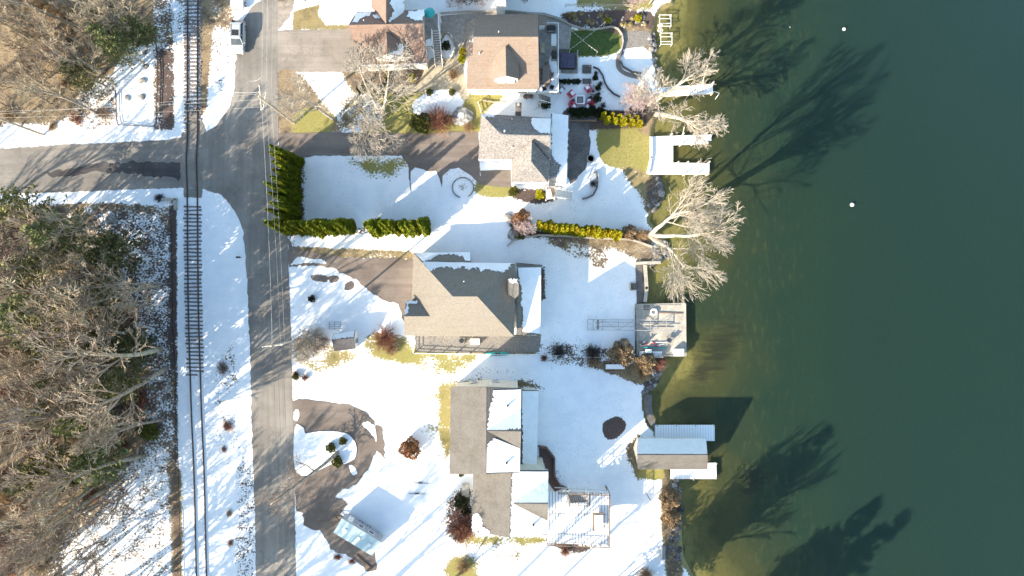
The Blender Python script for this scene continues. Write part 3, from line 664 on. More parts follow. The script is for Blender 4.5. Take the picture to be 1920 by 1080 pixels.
tree_kind('island', mats=('bark_f', 'twig_f'), seed=41, h=15, r=.30, clear=.35, kids=(9, 6, 4, 3), blen=.26, lean=(-1.1, -1.0), up=.0)
tree_kind('multi', seed=44, h=6.5, r=.11, clear=.12, stems=7, kids=(7, 6, 5, 3), blen=.42, lean=(-.2, .0), tmin=.018)
tree_kind('small', mats=('twig_pink', 'twig_pink'), seed=48, h=4.2, r=.07, clear=.1, stems=6, kids=(6, 5, 4, 3), blen=.4, tmin=.016)
FK = []
for i, kw in enumerate((dict(h=21, r=.3, clear=.42, blen=.34, ang=(14, 34)), dict(h=19, r=.28, clear=.4, blen=.36, ang=(16, 36)), dict(h=23, r=.34, clear=.45, blen=.32, ang=(13, 32)), dict(h=16, r=.22, clear=.35, blen=.38, ang=(18, 40)), dict(h=17, r=.24, clear=.35, stems=2, blen=.32, ang=(16, 36)), dict(h=11, r=.14, clear=.3, stems=2, blen=.38, ang=(26, 50)))):
    tree_kind('forest%d' % i, mats=('bark_f', 'twig_f'), seed=60 + i, kids=(7, 5, 4, 3), tmin=.034, up=.07, thick=1.6, **kw); FK.append('forest%d' % i)
for i, (h, r, c, m) in enumerate(((15, 3.9, .3, 'pine'), (12, 3.2, .2, 'pine'), (18, 4.2, .35, 'pine'), (20, 4.2, .18, 'pine_dark'))):
    a, b = conifer(80 + i, h, r * (1 if i < 3 else .92), 30, .9 if i < 3 else 1.2, c)
    TREES['pine%d' % i] = (a.mesh('pine_trunk', M['bark_f']), b.mesh('pine_crown', M[m]))
THU = [thuja(90 + i).mesh('arborvitae', M['thuja']) for i in range(5)]
THY = [thuja(100 + i, 5.2, .62, 1900, .26).mesh('golden_arborvitae', M['thuja_y']) for i in range(4)]
TW = {k: [twig_bush(110 + i, 1, 1, 105, 9, .010).mesh('twig_shrub', M[k], smooth=True) for i in range(2)] for k in ('twig_red', 'twig_tan', 'twig_dark', 'twig_f')}
LB = {k: [leaf_bush(130 + i, 1, 1.6, *((3200, .13) if k.endswith('_leaf') else (1500, .2))).mesh('leafy_shrub', M[k]) for i in range(2)] for k in ('box', 'thuja', 'thuja_y', 'pine_dark', 'rust_leaf', 'brown_leaf')}
GT = grass_tuft(140, 1, 1).mesh('grass_tuft', M['straw'])
# --- woods: bare trees and pines west of the track
def inside(pt, poly):
    x, y = pt; c = False
    for i in range(len(poly)):
        (ax, ay), (bx, by) = poly[i], poly[i - 1]
        if (ay > y) != (by > y) and x < (bx - ax) * (y - ay) / (by - ay) + ax: c = not c
    return c
def scatter(poly, n, gap, seed, avoid=()):
    rr = random.Random(seed); xs_ = [p[0] for p in poly]; ys_ = [p[1] for p in poly]; out = []
    for _ in range(n * 40):
        if len(out) >= n: break
        p = (rr.uniform(min(xs_), max(xs_)), rr.uniform(min(ys_), max(ys_)))
        if inside(p, poly) and all((p[0] - q[0]) ** 2 + (p[1] - q[1]) ** 2 > gap * gap for q in list(out) + list(avoid)): out.append(p)
    return out
SW = [(-60, 400), (60, 400), (160, 396), (225, 470), (262, 560), (270, 640), (268, 760), (250, 850), (205, 930), (150, 1000), (110, 1110), (90, 1240), (-60, 1240)]
NW = [(-60, -60), (200, -60), (215, 20), (205, 70), (180, 95), (150, 150), (110, 200), (30, 215), (-60, 215)]
rr = random.Random(5)
pn = [(85, 440), (160, 470), (60, 590), (140, 640), (25, 650), (195, 725), (110, 800), (40, 780), (150, 560), (60, 900), (190, 660), (100, 715), (15, 500), (130, 890), (5, 385)]
for i, (x, y) in enumerate(pn):
    put_tree('pine_tree', 'pine%d' % (i % 3), G(960 + (x - 960) * .88, 540 + (y - 540) * .88), 'olive green pine with feathery crown among bare trees in the woods west of the railway', rz=rr.uniform(0, 6.28), s=rr.uniform(.8, 1.1), group='pines in the west woods')
for i, (x, y) in enumerate([(150, 40), (200, 15), (175, 60), (95, 110)]):
    put_tree('pine_tree', 'pine%d' % (i % 3), G(960 + (x - 960) * .88, 540 + (y - 540) * .88), 'dull green pine in the northwest woods above the snowy lot', rz=rr.uniform(0, 6.28), s=rr.uniform(.5, .7), group='pines in the northwest woods')
for i, (x, y) in enumerate(scatter([(960 + (a - 960) * .91, 540 + (b - 540) * .91) for a, b in SW], 78, 23, 12)):
    put_tree('bare_tree', rr.choice(FK), G(x, y), 'leafless grey brown tree in the woods south of the side road', rz=rr.uniform(0, 6.28), s=rr.uniform(.6, .95) * (1.35 if x > 190 else 1), group='bare trees in the south woods')
for i, (x, y) in enumerate(scatter([(960 + (a - 960) * .91, 540 + (b - 540) * .91) for a, b in NW], 34, 24, 14)):
    put_tree('bare_tree', rr.choice(FK), G(x, y), 'leafless tree over golden leaf litter in the northwest woods', rz=rr.uniform(0, 6.28), s=rr.uniform(.5, .85), group='bare trees in the northwest woods')
for i, (x, y) in enumerate(scatter([(120, 1125), (318, 1125), (335, 1330), (60, 1400)], 15, 38, 27)):
    put_tree('bare_tree', FK[i % 4], G(x, y), 'leafless tree in the woods below the bottom edge', rz=rr.uniform(0, 6.28), s=rr.uniform(1.05, 1.4), group='bare trees below the bottom edge')
for i, (x, y) in enumerate(scatter([(-420, 400), (-70, 392), (-70, 1100), (-420, 1100)], 26, 40, 22) + scatter([(-300, -60), (-70, -60), (-70, 225), (-300, 225)], 6, 40, 23)):
    put_tree('bare_tree', rr.choice(FK), G(x, y), 'leafless tree in the woods beyond the left edge', rz=rr.uniform(0, 6.28), s=rr.uniform(.8, 1.1), group='bare trees beyond the left edge')
for i, (x, y) in enumerate(scatter(SW, 110, 14, 16)):
    s = rr.uniform(.9, 2.3)
    solo('twig_shrub', TW[rr.choice(('twig_f', 'twig_f', 'twig_tan', 'twig_red'))][i % 2], None, 'low brown brush under the trees of the south woods', 'shrub', 'brush under the south woods', loc=G(x, y), rz=rr.uniform(0, 6.28), scale=(s, s, s * .8))
for i, (x, y) in enumerate(scatter(NW + [(150, 200)], 42, 16, 18)):
    s = rr.uniform(.8, 1.8)
    solo('twig_shrub', TW[rr.choice(('twig_f', 'twig_tan', 'twig_tan'))][i % 2], None, 'tan brush on the leaf covered floor of the northwest woods', 'shrub', 'brush in the northwest woods', loc=G(x, y), rz=rr.uniform(0, 6.28), scale=(s, s, s * .7))
for x, y, k, s, lab in ((142, 222, 'twig_red', 1.9, 'rust brown brush clump on the verge north of the side road'), (196, 212, 'twig_f', 2.1, 'grey brown brush beside the southwest corner of the snowy lot'), (100, 238, 'twig_tan', 1.3, 'tan brush clump by the leaning pole at the left edge'),
                        (418, 690, 'twig_f', 1.6, 'brown twiggy weeds in the snow between the track and the road'), (428, 798, 'twig_red', 1.5, 'rust brown weed clump on the snowy verge by the road'), (421, 842, 'twig_red', .8, 'small reddish weed patch on the snowy verge'), (430, 962, 'twig_tan', .9, 'tan weed tuft low on the snowy verge'), (433, 1018, 'twig_red', .9, 'rusty weed tuft near the bottom of the snowy verge'), (300, 372, 'twig_dark', 1.3, 'dark bush beside the culvert south of the side road')):
    solo('twig_shrub', TW[k][0], None, lab, 'shrub', loc=G(x, y), rz=x, scale=(s * .55, s * .75, s * .3))
solo('leafy_shrub', LB['box'][0], None, 'round dark green shrub at the east edge of the woods', 'shrub', loc=G(287, 806), scale=(1.2, 1.2, 1.1))
# --- trees of the yards and the shore
put_tree('bare_tree', 'yardA', G(716, 216), 'big pale bare tree spreading over the brown roofed cottage yard', s=1.0)
put_tree('bare_tree', 'yardB', G(628, 224), 'slender bare tree leaning towards the road beside the snowy front yard')
put_tree('bare_tree', 'yardC', G(702, 236), 'pale tree with drooping branches over the dark driveway edge')
put_tree('bare_tree', 'shoreA', G(1216, 198), 'tall pale bare tree at the shore, north of the single dock', s=1.0)
put_tree('bare_tree', 'shoreB', G(1228, 212), 'thick trunked bare tree leaning over the water between two docks')
put_tree('bare_tree', 'shoreC', G(1219, 441), 'largest bare tree, fanning out over the lake from the seawall end', s=.93)
put_tree('ornamental_tree', 'pink', G(1208, 205), 'small pinkish bare tree on the snow above the yellow hedge')
put_tree('bare_tree', 'island', G(636, 846), 'dark bare tree leaning from the driveway island over the road')
put_tree('bare_tree', 'multi', G(596, 646), 'low many stemmed bare tree at the roadside beside the shed')
put_tree('ornamental_tree', 'small', G(985, 428), 'little pale bare tree at the west end of the golden hedge')
put_tree('bare_tree', 'forest1', G(1216, 8), 'pale leaning tree at the shore by the top edge', s=.55, rz=2)
put_tree('bare_tree', 'forest5', G(572, 2), 'bare tree at the top edge beside the road', s=.7, rz=1)
for i, (x, y) in enumerate(((862, 4), (905, -6), (1188, -4))): put_tree('ornamental_tree', 'small', G(x, y), ('bushy bare tree at the top edge, left of the white patch', 'bushy bare tree at the top edge, right of the first one', 'twiggy bare tree on the shore at the top edge')[i], s=1.1, rz=i)
# beyond the frame: the trees whose shadows cross the lake and the south yards
for x, y, k, s in ((1212, 1122, 'pine3', .85), (1182, 1126, 'pine3', 1.0), (1150, 1140, 'pine3', .8), (1240, 1290, 'pine3', 1.1), (1285, 1310, 'pine3', 1.0), (1200, 1330, 'pine3', 1.15), (1250, 1350, 'pine3', 1.2)):
    put_tree('pine_tree', k, G(x, y), 'dark pine on the shore south of the frame', rz=x, s=s, group='shore pines to the south')
for i, (x, y) in enumerate(((1232, 1118), (1200, 1140), (1165, 1118), (1130, 1125), (1270, 1270), (1230, 1310), (760, 1165), (860, 1190), (985, 1150), (1060, 1180), (640, 1180), (700, 1120), (540, 1190))):
    put_tree('bare_tree', FK[i % 5], G(x, y), 'leafless tree in the yards south of the frame', rz=i, s=.95, group='bare trees south of the frame')
# --- hedges of arborvitae: each plant is a thing
def hedge(spots, meshes, name, label, group, s0, sz, an=(1, 1)):
    for i, (x, y) in enumerate(spots):
        s = s0 * rr.uniform(.85, 1.15)
        solo(name, meshes[i % len(meshes)], None, label, 'shrub', group, loc=G(x, y), rz=rr.uniform(-.25, .25) + (3.14 if rr.random() < .5 else 0), scale=(s * an[0], s * an[1], sz * rr.uniform(.8, 1.12)))
hw = [(546 + (i % 2) * 15 + rr.uniform(-3, 3), 306 + i * 7.2) for i in range(16)] + [(552, 300), (566, 306)]
hedge(hw, THU, 'arborvitae', 'dark green arborvitae in the tall double hedge along the road', 'roadside hedge', 1.0, 1.0)
hedge([(547 + i * 12.9 + rr.uniform(-1.5, 1.5), 429 + rr.uniform(-2, 2)) for i in range(10)], THU, 'arborvitae', 'yellow green arborvitae in the hedge row nearest the road corner', 'west part of the split hedge', 1.0, 1.02, (.86, 1.7))
hedge([(704 + i * 12.2 + rr.uniform(-1.5, 1.5), 429 + rr.uniform(-2, 2)) for i in range(9)], THU, 'arborvitae', 'yellow green arborvitae in the short hedge row east of the gap', 'east part of the split hedge', 1.0, .98, (.86, 1.7))
hedge([(1012 + i * 9.5, 426 + i * .95 + rr.uniform(-2.5, 2.5)) for i in range(16)], THY, 'golden_arborvitae', 'golden arborvitae in the long hedge above the white wall', 'golden hedge of the grey house', 1.0, 1.0, (.82, 1.15))
hedge([(1130 + i * 7.5, 220 + i * .8 + (i % 2) * 7) for i in range(10)], THY, 'golden_arborvitae', 'bright yellow arborvitae in the short hedge by the shore trees', 'yellow hedge by the shore', .8, .55)
hedge([(1074 + i * 8.5, 211 + (i % 2) * 5) for i in range(8)], [LB['pine_dark'][0].copy() if False else LB['pine_dark'][0], LB['pine_dark'][1]], 'leafy_shrub', 'dark green shrub in the hedge south of the fire pit', 'dark hedge by the fire pit', .62, .9)
# --- shrubs
def shrub(x, y, kind, s, lab, hz=None, group=None, pool=None):
    m = (TW if kind.startswith('twig') else LB)[kind][int(x) % 2]
    return solo('twig_shrub' if kind.startswith('twig') else 'leafy_shrub', m, None, lab, 'shrub', group, loc=G(x, y), rz=x * .7, scale=(s, s, hz or s))
for x, y, k, s, lab in (
    (806, 174, 'box', .45, 'clipped ball shrub at the path edge, left of two'), (848, 174, 'box', .45, 'clipped ball shrub at the path edge, right of two'),
    (822, 230, 'twig_red', 2.4, 'big reddish twiggy bush beside the boulder'), (792, 234, 'box', 1.3, 'loose green bush against the reddish bush'),
    (722, 634, 'twig_red', 2.0, 'dark reddish bush west of the tan roofed house'), (735, 655, 'twig_tan', 1.2, 'low tan bush south of the dark reddish bush'),
    (602, 640, 'twig_red', 1.6, 'rust twigged bush against the shed'), (771, 838, 'rust_leaf', 1.35, 'round rust brown bush alone in the south lawn'),
    (868, 985, 'twig_red', 2.6, 'large brown bush at the west corner of the south house'), (868, 1000, 'twig_tan', 1.4, 'pale straw bush below the large brown bush'), (868, 1062, 'twig_tan', 1.3, 'olive straw bush near the bottom edge'),
    (1163, 660, 'brown_leaf', 1.7, 'round tan bush at the fence beside the pier'), (1112, 662, 'twig_dark', 1.5, 'dark spiky bush on the fence line'), (1048, 660, 'twig_dark', 1.3, 'dark bush near the patio corner on the fence line'), (1020, 672, 'twig_red', .6, 'small red brown ball bush south of the fence'),
    (1112, 676, 'twig_tan', 1.2, 'tan bush behind the dark spiky bush'), (1208, 680, 'brown_leaf', 1.4, 'tan bush below the pier, nearer the wall'), (1232, 680, 'twig_red', 1.5, 'brown bush below the pier, nearer the water'), (1205, 700, 'twig_tan', 1.2, 'tan bush hanging over the bank rocks'),
    (1252, 933, 'brown_leaf', 1.35, 'dense tan bush on the bank, northern one of two'), (1256, 968, 'brown_leaf', 1.25, 'dense tan bush on the bank, southern one of two'),
    (1178, 436, 'brown_leaf', 1.0, 'sandy bush at the east end of the golden hedge'), (1198, 440, 'twig_tan', 1.1, 'sandy bush beside the big shore tree'), (978, 412, 'rust_leaf', 1.2, 'dark red bush behind the little pale tree'), (963, 423, 'twig_dark', .9, 'dark twiggy bush beside the flat rock'), (975, 440, 'box', .7, 'green bush at the bend of the white wall'),
    (1012, 366, 'thuja_y', .6, 'golden shrub at the entry stairs of the grey house'), (963, 360, 'box', .62, 'green shrub at the grey house corner'), (1112, 346, 'twig_dark', .55, 'bare rose bush inside the curved wall'),
    (868, 98, 'thuja_y', .5, 'bright green shrub beside the tan house side door'), (866, 112, 'thuja_y', .5, 'bright green shrub just south of its twin'), (727, 146, 'box', .5, 'green shrub under the cottage window, left'), (772, 148, 'thuja_y', .55, 'yellow green shrub under the cottage window, right'), (760, 140, 'twig_tan', 1.0, 'tan bush below the cottage wall'),
    (851, 142, 'twig_tan', 1.0, 'fountain of tan grass in the round bed'), (837, 88, 'pine_dark', .6, 'dark shrub in the oval bed'), (678, 168, 'pine_dark', .6, 'dark shrub under the big pale tree'), (712, 172, 'box', .7, 'green shrub under the big pale tree, right side'), (1023, 198, 'pine_dark', .6, 'dark shrub north of the grey house roof'),
    (644, 826, 'box', .5, 'small green shrub on the driveway island, by the tree'), (622, 838, 'box', .6, 'round green shrub on the driveway island, west of the tree'), (634, 864, 'box', .7, 'brownish shrub at the south edge of the driveway island'),
    (586, 560, 'pine_dark', .45, 'small dark evergreen alone in the snowy front yard'), (555, 700, 'twig_red', .5, 'rust ball shrub in the roadside bed, top'), (556, 706, 'box', .45, 'green ball shrub in the roadside bed'), (573, 708, 'twig_red', .65, 'larger rust ball shrub in the roadside bed'),
    (865, 938, 'pine_dark', .85, 'dark glossy shrub by the south house entry'), (874, 956, 'pine_dark', .6, 'dark snowy shrub below the entry shrub'), (865, 888, 'box', .35, 'small green shrub at the south house wall'),
    (1196, 36, 'thuja_y', .5, 'yellow shrub among the stones near the shore'), (1140, 40, 'thuja_y', .4, 'yellow shrub among the dark bed'), (1065, 30, 'twig_tan', .6, 'tan shrub at the west end of the dark bed'),
    (1225, 440, 'thuja_y', .5, 'green shrub at the foot of the big shore tree'), (1210, 1076, 'twig_tan', 1.3, 'golden bush on the bank at the bottom edge'), (880, 240, 'twig_tan', 1.0, 'low tan ground bush beside the boulder'), (1060, 1032, 'twig_red', .9, 'brown bush below the boardwalk deck'),
    (1098, 146, 'pine_dark', .0, '')):
    if s: shrub(x, y, k, s, lab)
for i, x in enumerate((1048.5, 1057.5, 1066.5, 1075.5, 1084)): shrub(x, 154, 'pine_dark', .36, 'dark green ball shrub in the row of five by the hot tub', group='row of ball shrubs')
for i, (x, y) in enumerate(((1117, 138), (1116, 147), (1125, 158), (1121, 166), (1123, 176), (1119, 186), (1131, 198), (1186, 208), (1168, 212))): shrub(x, y, ('twig_dark', 'pine_dark')[i % 2], rr.uniform(.3, .55), 'small dark plant in the snowy border east of the patio', group='border plants of the patio')
for i, (x, y) in enumerate(((958, 4), (985, 10), (1012, 2), (1035, 8), (890, 12), (868, 14))):
    put_tree('evergreen_tree', 'pine3', G(x, y - 12), 'dark evergreen at the top edge behind the tan roofed house', rz=i, s=.30, group='dark evergreens at the top edge')
for i in range(16):
    x, y = rr.uniform(1075, 1215), rr.uniform(26, 50)
    solo('grass_tuft', GT, None, 'pale ornamental grass tuft in the dark planting bed', 'plant', 'grass tufts in the planting bed', loc=G(x, y), rz=i, scale=rr.uniform(.35, .6))
# ------------------------------------------------------------------ buildings
class House:
    def __init__(s, name, label, cat, px, py, base=None):
        o = G(px, py); s.z0 = gz(o.x) if base is None else base
        s.t = thing(name, label, cat, (o.x, o.y, s.z0)); s.planes = {}; s.roofs = {}
    def roof(s, key, mat, polys, th=.16, wall='white', inset=.35, label=None, name='roof', skirt=True):
        rb, wb = MB(), MB()
        ws = [[P(*p) for p in poly] for poly in polys]
        allp = [p for q in ws for p in q]
        cx = sum(p.x for p in allp) / len(allp); cy = sum(p.y for p in allp) / len(allp)
        x0, x1 = min(p.x for p in allp), max(p.x for p in allp); y0, y1 = min(p.y for p in allp), max(p.y for p in allp)
        mx, my = (x0 + x1) / 2, (y0 + y1) / 2; kx = 1 - inset / max(.5, (x1 - x0) / 2); ky = 1 - inset / max(.5, (y1 - y0) / 2)
        for i, q in enumerate(ws):
            rb.slab(q, th)
            n = newell(q); n = n if n.z > 0 else -n; c0 = sum(q, Vector()) / len(q); s.planes[(key, i)] = (n, c0)
            if skirt:
                top = []
                for p in q:
                    x, y = mx + (p.x - mx) * kx, my + (p.y - my) * ky
                    top.append(Vector((x, y, c0.z - (n.x * (x - c0.x) + n.y * (y - c0.y)) / n.z - th - .03 - .004 * i)))
                nz = newell(top)
                if nz.z < 0: top.reverse()
                k = len(top); base = min(s.z0, min(gz(p.x) for p in top)) - .4
                vs = top + [Vector((p.x, p.y, base)) for p in top]
                wb.raw(vs, [tuple(range(k)), tuple(range(2 * k - 1, k - 1, -1))] + [(a, a + k, (a + 1) % k + k, (a + 1) % k) for a in range(k)])
        s.box = (mx + (x0 - mx) * kx, my + (y0 - my) * ky, mx + (x1 - mx) * kx, my + (y1 - my) * ky)
        r = part(name, rb, M[mat], s.t, label=label); s.roofs[key] = r
        if skirt: part('wall', wb, M[wall], s.t)
        return r
    def on(s, key, i, px, py, up=0.):
        n, c = s.planes[(key, i)]; o = Vector((0, 0, H)); d = P(px, py) - o
        t = n.dot(c - o) / n.dot(d); return o + d * t + n * up
    def snow(s, key, i, pts, th=.09, jit=.05, up=None, rag=None):
        """snow lying on one roof plane; outline in picture pixels, rag = indices of ragged edges"""
        ring = []
        for a in range(len(pts)):
            p, q = pts[a], pts[(a + 1) % len(pts)]; L = math.hypot(q[0] - p[0], q[1] - p[1])
            rg = rag is None or a in rag; n = max(1, int(L / 2.2)) if rg else max(1, int(L / 12))
            for b in range(n):
                j = jit * (3.2 if rg else .3) * S; f = b / n
                ring.append((p[0] + (q[0] - p[0]) * f + (R.uniform(-j, j) if b else 0), p[1] + (q[1] - p[1]) * f + (R.uniform(-j, j) if b else 0)))
        w = [s.on(key, i, x, y, th) for x, y in ring]
        mb = MB(); mb.slab(w, th - .006); return part('snow', mb, M['snow'], s.roofs[key])
    def windows(s, side, fr, z, w=1., h=1.2, mat='white', box=None, door=False):
        x0, y0, x1, y1 = box or s.box
        for f in fr:
            fb, gb = MB(), MB()
            if side in 'NS':
                y = y1 if side == 'N' else y0; sg = 1 if side == 'N' else -1; x = x0 + (x1 - x0) * f
                for dx, dz, sx, sz in ((-w / 2, 0, .09, h + .18), (w / 2, 0, .09, h + .18), (0, h / 2 + .045, w - .09, .09), (0, -h / 2 - .045, w - .09, .09), (0, 0, w - .09, .05)): fb.box((x + dx, y + sg * .04, z + dz), (sx, .12, sz))
                gb.box((x, y + sg * .01, z), (w - .09, .06, h))
            else:
                x = x1 if side == 'E' else x0; sg = 1 if side == 'E' else -1; y = y0 + (y1 - y0) * f
                for dy, dz, sy, sz in ((-w / 2, 0, .09, h + .18), (w / 2, 0, .09, h + .18), (0, h / 2 + .045, w - .09, .09), (0, -h / 2 - .045, w - .09, .09), (0, 0, w - .09, .05)): fb.box((x + sg * .04, y + dy, z + dz), (.12, sy, sz))
                gb.box((x + sg * .01, y, z), (.06, w - .09, h))
            o = part('door' if door else 'window', fb, M[mat], s.t); part('pane', gb, M['glass'], o)
    def vent(s, key, i, px, py, h=.5, r=.07, mat='rail_white'):
        p = s.on(key, i, px, py); part('vent_pipe', MB().cyl(p - Vector((0, 0, .15)), r, h + .15, 8), M[mat], s.roofs[key])
    def gutter(s, a, b, mat='white', r=.08):
        part('gutter', MB().bar(P(*a), P(*b), r * 2), M[mat], s.t)
def railing(t, pts, h=1., mat='rail_white', n=None, name='railing', gap=1.2, mid=True, post=.09):
    """pts: world points at floor level"""
    mb = MB()
    for a, b in zip(pts[:-1], pts[1:]):
        a, b = Vector(a), Vector(b); k = max(1, int((b - a).length / gap)); up = Vector((0, 0, h))
        mb.bar(a + up, b + up, .1, .07); mb.bar(a + up * .15, b + up * .15, .05)
        for i in range(k + 1): p = a.lerp(b, i / k); mb.box(p + up * .49, (post, post, h * .98))
        if mid:
            q = max(2, int((b - a).length / .16))
            for i in range(1, q): p = a.lerp(b, i / q); mb.bar(p + up * .17, p + up * .97, .025)
    return part(name, mb, M[mat], t)
def stairs(t, top, bot, w, n, mat='greywood', rails='rail_white', name='stair'):
    top, bot = Vector(top), Vector(bot); d = bot - top; u = Vector((-d.y, d.x, 0)).normalized(); mb = MB(); rz = math.atan2(d.y, d.x)
    for i in range(n):
        p = top.lerp(bot, (i + .5) / n); mb.box(p, (Vector((d.x, d.y, 0)).length / n * .86, w, .06), rz)
    for s in (-1, 1): mb.bar(top + u * s * (w / 2 - .03) - Vector((0, 0, .15)), bot + u * s * (w / 2 - .03) - Vector((0, 0, .15)), .06, .24)
    st = part(name, mb, M[mat], t)
    if rails:
        for s in (-1, 1):
            rb = MB(); a, b = top + u * s * w / 2, bot + u * s * w / 2; up = Vector((0, 0, .95)); rb.bar(a + up, b + up, .09)
            for i in range(6): p = a.lerp(b, i / 5); rb.box(p + up / 2, (.07, .07, .95))
            part('handrail', rb, M[rails], t)
    return st
# --- A: brown roofed cottage by the road
A = House('cottage', 'cream cottage with a brown roof and small white front dormer beside the road', 'house', 735, 85)
A.roof('m', 'roof_brown', [[(653, 47, 8), (793, 44, 8), (801, 118, 3.8), (678, 122, 3.8)], [(653, 47, 8), (793, 44, 8), (798, 18, 3.8), (668, 22, 3.8)]], wall='cream')
bx = A.box; A.windows('S', (.33, .68), 2.1, 1.3, 1.1); A.windows('W', (.3, .7), 2.1)
A.gutter((678, 122.5, 3.72), (801, 118.5, 3.72))
A.roof('x', 'roof_brown', [[(724, 44, 8.15), (724, -70, 8.15), (696, -70, 4.4), (697, 14, 4.4)], [(724, 44, 8.15), (757, 20, 4.3), (757, -70, 4.3), (724, -70, 8.15)]], wall='cream', inset=.3)
A.roof('d', 'roof_brown', [[(724, 60, 7.7), (727, 101, 7.7), (702, 108, 5.7), (704, 88, 5.7)], [(724, 60, 7.7), (757, 81, 5.7), (757, 108, 5.7), (727, 101, 7.7)]], .1, 'white', .12)
bx2 = A.box; A.windows('S', (.3, .62), 5.3, .8, .8, box=bx2)
A.snow('m', 1, [(660, 44), (668, 24), (700, 23), (694, 29), (676, 36), (668, 43)]); A.snow('m', 1, [(762, 32), (768, 22), (797, 19), (792, 40), (780, 40)]); A.snow('x', 1, [(728, 40), (738, 20), (730, 4), (732, -50), (756, -50), (756, 20), (748, 34), (728, 41)]); A.snow('d', 1, [(727, 99), (742, 96), (748, 84), (756, 82), (756, 107)])
A.snow('m', 1, [(699, 30), (710, 29), (716, 34), (704, 35)])
A.vent('m', 1, 683, 40)
t = thing('side_deck', 'grey side deck with white railings and stair between the two northern houses', 'deck', G(812, 60))
d0 = [P(796, 26, 3.2), P(823, 26, 3.2), P(823, 56, 3.2), P(811, 56, 3.2), P(811, 90, 3.2), P(797, 90, 3.2)]
part('floor', MB().slab(d0, .2), M['greywood'], t)
for p in d0:
    pb = MB(); pb.box((p.x, p.y, (p.z - .2) / 2), (.16, .16, p.z - .2)); part('post', pb, M['white'], t)
part('snow', MB().slab([P(798, 75, 3.24), P(808, 72, 3.24), (P(809, 84, 3.24)), P(798, 86, 3.24)], .03), M['snow'], t)
railing(t, [d0[0], d0[1], d0[2] + Vector((0, 0, 0))]); railing(t, [d0[3] + Vector((0, -.4, 0)), d0[4], d0[5]])
stairs(t, P(817.5, 58, 3.1), G(824, 126, .15), 1.05, 15)
t = thing('parasol', 'folded teal parasol on the grey side deck', 'parasol', P(808, 32, 3.2))
part('canopy', MB().lathe(P(808, 32, 3.2) + Vector((0, 0, 1.5)), [(.75, 0), (.7, .12), (.3, .5), (.06, .75)], 10), M['teal'], t); part('pole', MB().cyl(P(808, 32, 3.2), .03, 1.5, 6), M['white'], t)
# --- B: tan roofed house
B = House('tan_house', 'house with a plain warm tan roof, one dormer and a railed side deck', 'house', 943, 98)
B.roof('m', 'roof_tan', [[(887, 69, 8.6), (1009, 69, 8.6), (1011, 168, 4.2), (875, 167, 4.2), (876, 106, 6.9), (886.5, 105, 6.95)], [(887, 69, 8.6), (1009, 69, 8.6), (1009, 26, 4.2), (893, 28, 4.2)]], wall='white', inset=.4)
bm = B.box; B.windows('S', (.2, .45, .8), 2.2, 1.4, 1.4, box=bm); B.windows('E', (.25, .5, .75), 2.2, 1.5, 1.6, box=bm); B.windows('W', (.3, .65), 2.4, box=bm)
B.gutter((875, 167.6, 4.1), (1011, 168.6, 4.1))
B.roof('p', 'roof_tan', [[(1009.5, 30, 4.0), (1025, 33, 3.5), (1025, 47, 3.5), (1009.5, 47, 4.0)]], .12, inset=.2)
B.roof('l', 'roof_tan', [[(874, 79, 4.2), (887, 79, 4.6), (888, 104, 4.6), (873, 106, 4.2)]], .12, inset=.2)
B.roof('d', 'roof_tan', [[(948, 85, 8.3), (949, 142, 8.3), (925, 149, 6.3), (924, 110, 6.6)], [(948, 85, 8.3), (973, 108, 6.6), (973, 148, 6.3), (949, 142, 8.3)]], .1, 'white', .12)
B.windows('S', (.3, .7), 5.4, .9, .9)
B.vent('m', 1, 935, 61); B.vent('m', 0, 899, 101)
t = thing('deck', 'raised white railed deck with dining table and grills beside the tan roofed house', 'deck', G(1026, 120))
zB = 1.6; dk = [P(1009, 48, zB), P(1046, 48, zB), P(1046, 176, zB), P(1012, 176, zB)]
part('floor', MB().slab(dk, .2), M['greywood'], t); part('snow', MB().slab([P(*q, zB + .05) for q in catmull([(1030, 112), (1036, 100), (1044, 118), (1045, 150), (1045, 174), (1034, 172), (1016, 175), (1012, 168), (1016, 158), (1030, 160), (1035, 140), (1031, 126)], 4)], .045), M['snow'], t)
for p in dk + [dk[1].lerp(dk[2], .33), dk[1].lerp(dk[2], .66)]:
    pb = MB(); pb.box((p.x, p.y, (zB - .2 + gz(p.x)) / 2 - .1), (.2, .2, zB - gz(p.x))); part('post', pb, M['white'], t)
railing(t, [dk[0] + Vector((1, 0, 0)), dk[1], dk[2] , dk[3]], 1.)
stairs(t, P(1010, 183, zB), G(1032, 190, .2), 1.1, 8)
def table(name, c, sx, sy, rz, mat, lab, cat='table', h=.74):
    t = thing(name, lab, cat, c, rz); part('tabletop', MB().box((0, 0, h - .03), (sx, sy, .06)), M[mat], t, False)
    for a in (-1, 1):
        for b in (-1, 1): part('leg', MB().box((a * (sx / 2 - .1), b * (sy / 2 - .1), (h - .06) / 2), (.07, .07, h - .06)), M[mat], t, False)
    return t
def chair(c, rz, mat, lab, group=None, cat='chair', sc_=1.):
    t = thing('chair', lab, cat, c, rz, group, sc_); part('seat', MB().box((0, 0, .44), (.5, .5, .06)), M[mat], t, False)
    part('backrest', MB().box((0, -.24, .72), (.5, .06, .5), 0, -.12), M[mat], t, False)
    for a in (-1, 1):
        part('armrest', MB().box((a * .27, -.02, .64), (.06, .5, .05)), M[mat], t, False)
        for b in (-1, 1): part('leg', MB().box((a * .22, b * .22, .205), (.05, .05, .41)), M[mat], t, False)
    return t
tt = table('dining_table', P(1024, 142, zB), 1.1, 2.5, 0, 'wicker', 'long brown dining table on the railed deck')
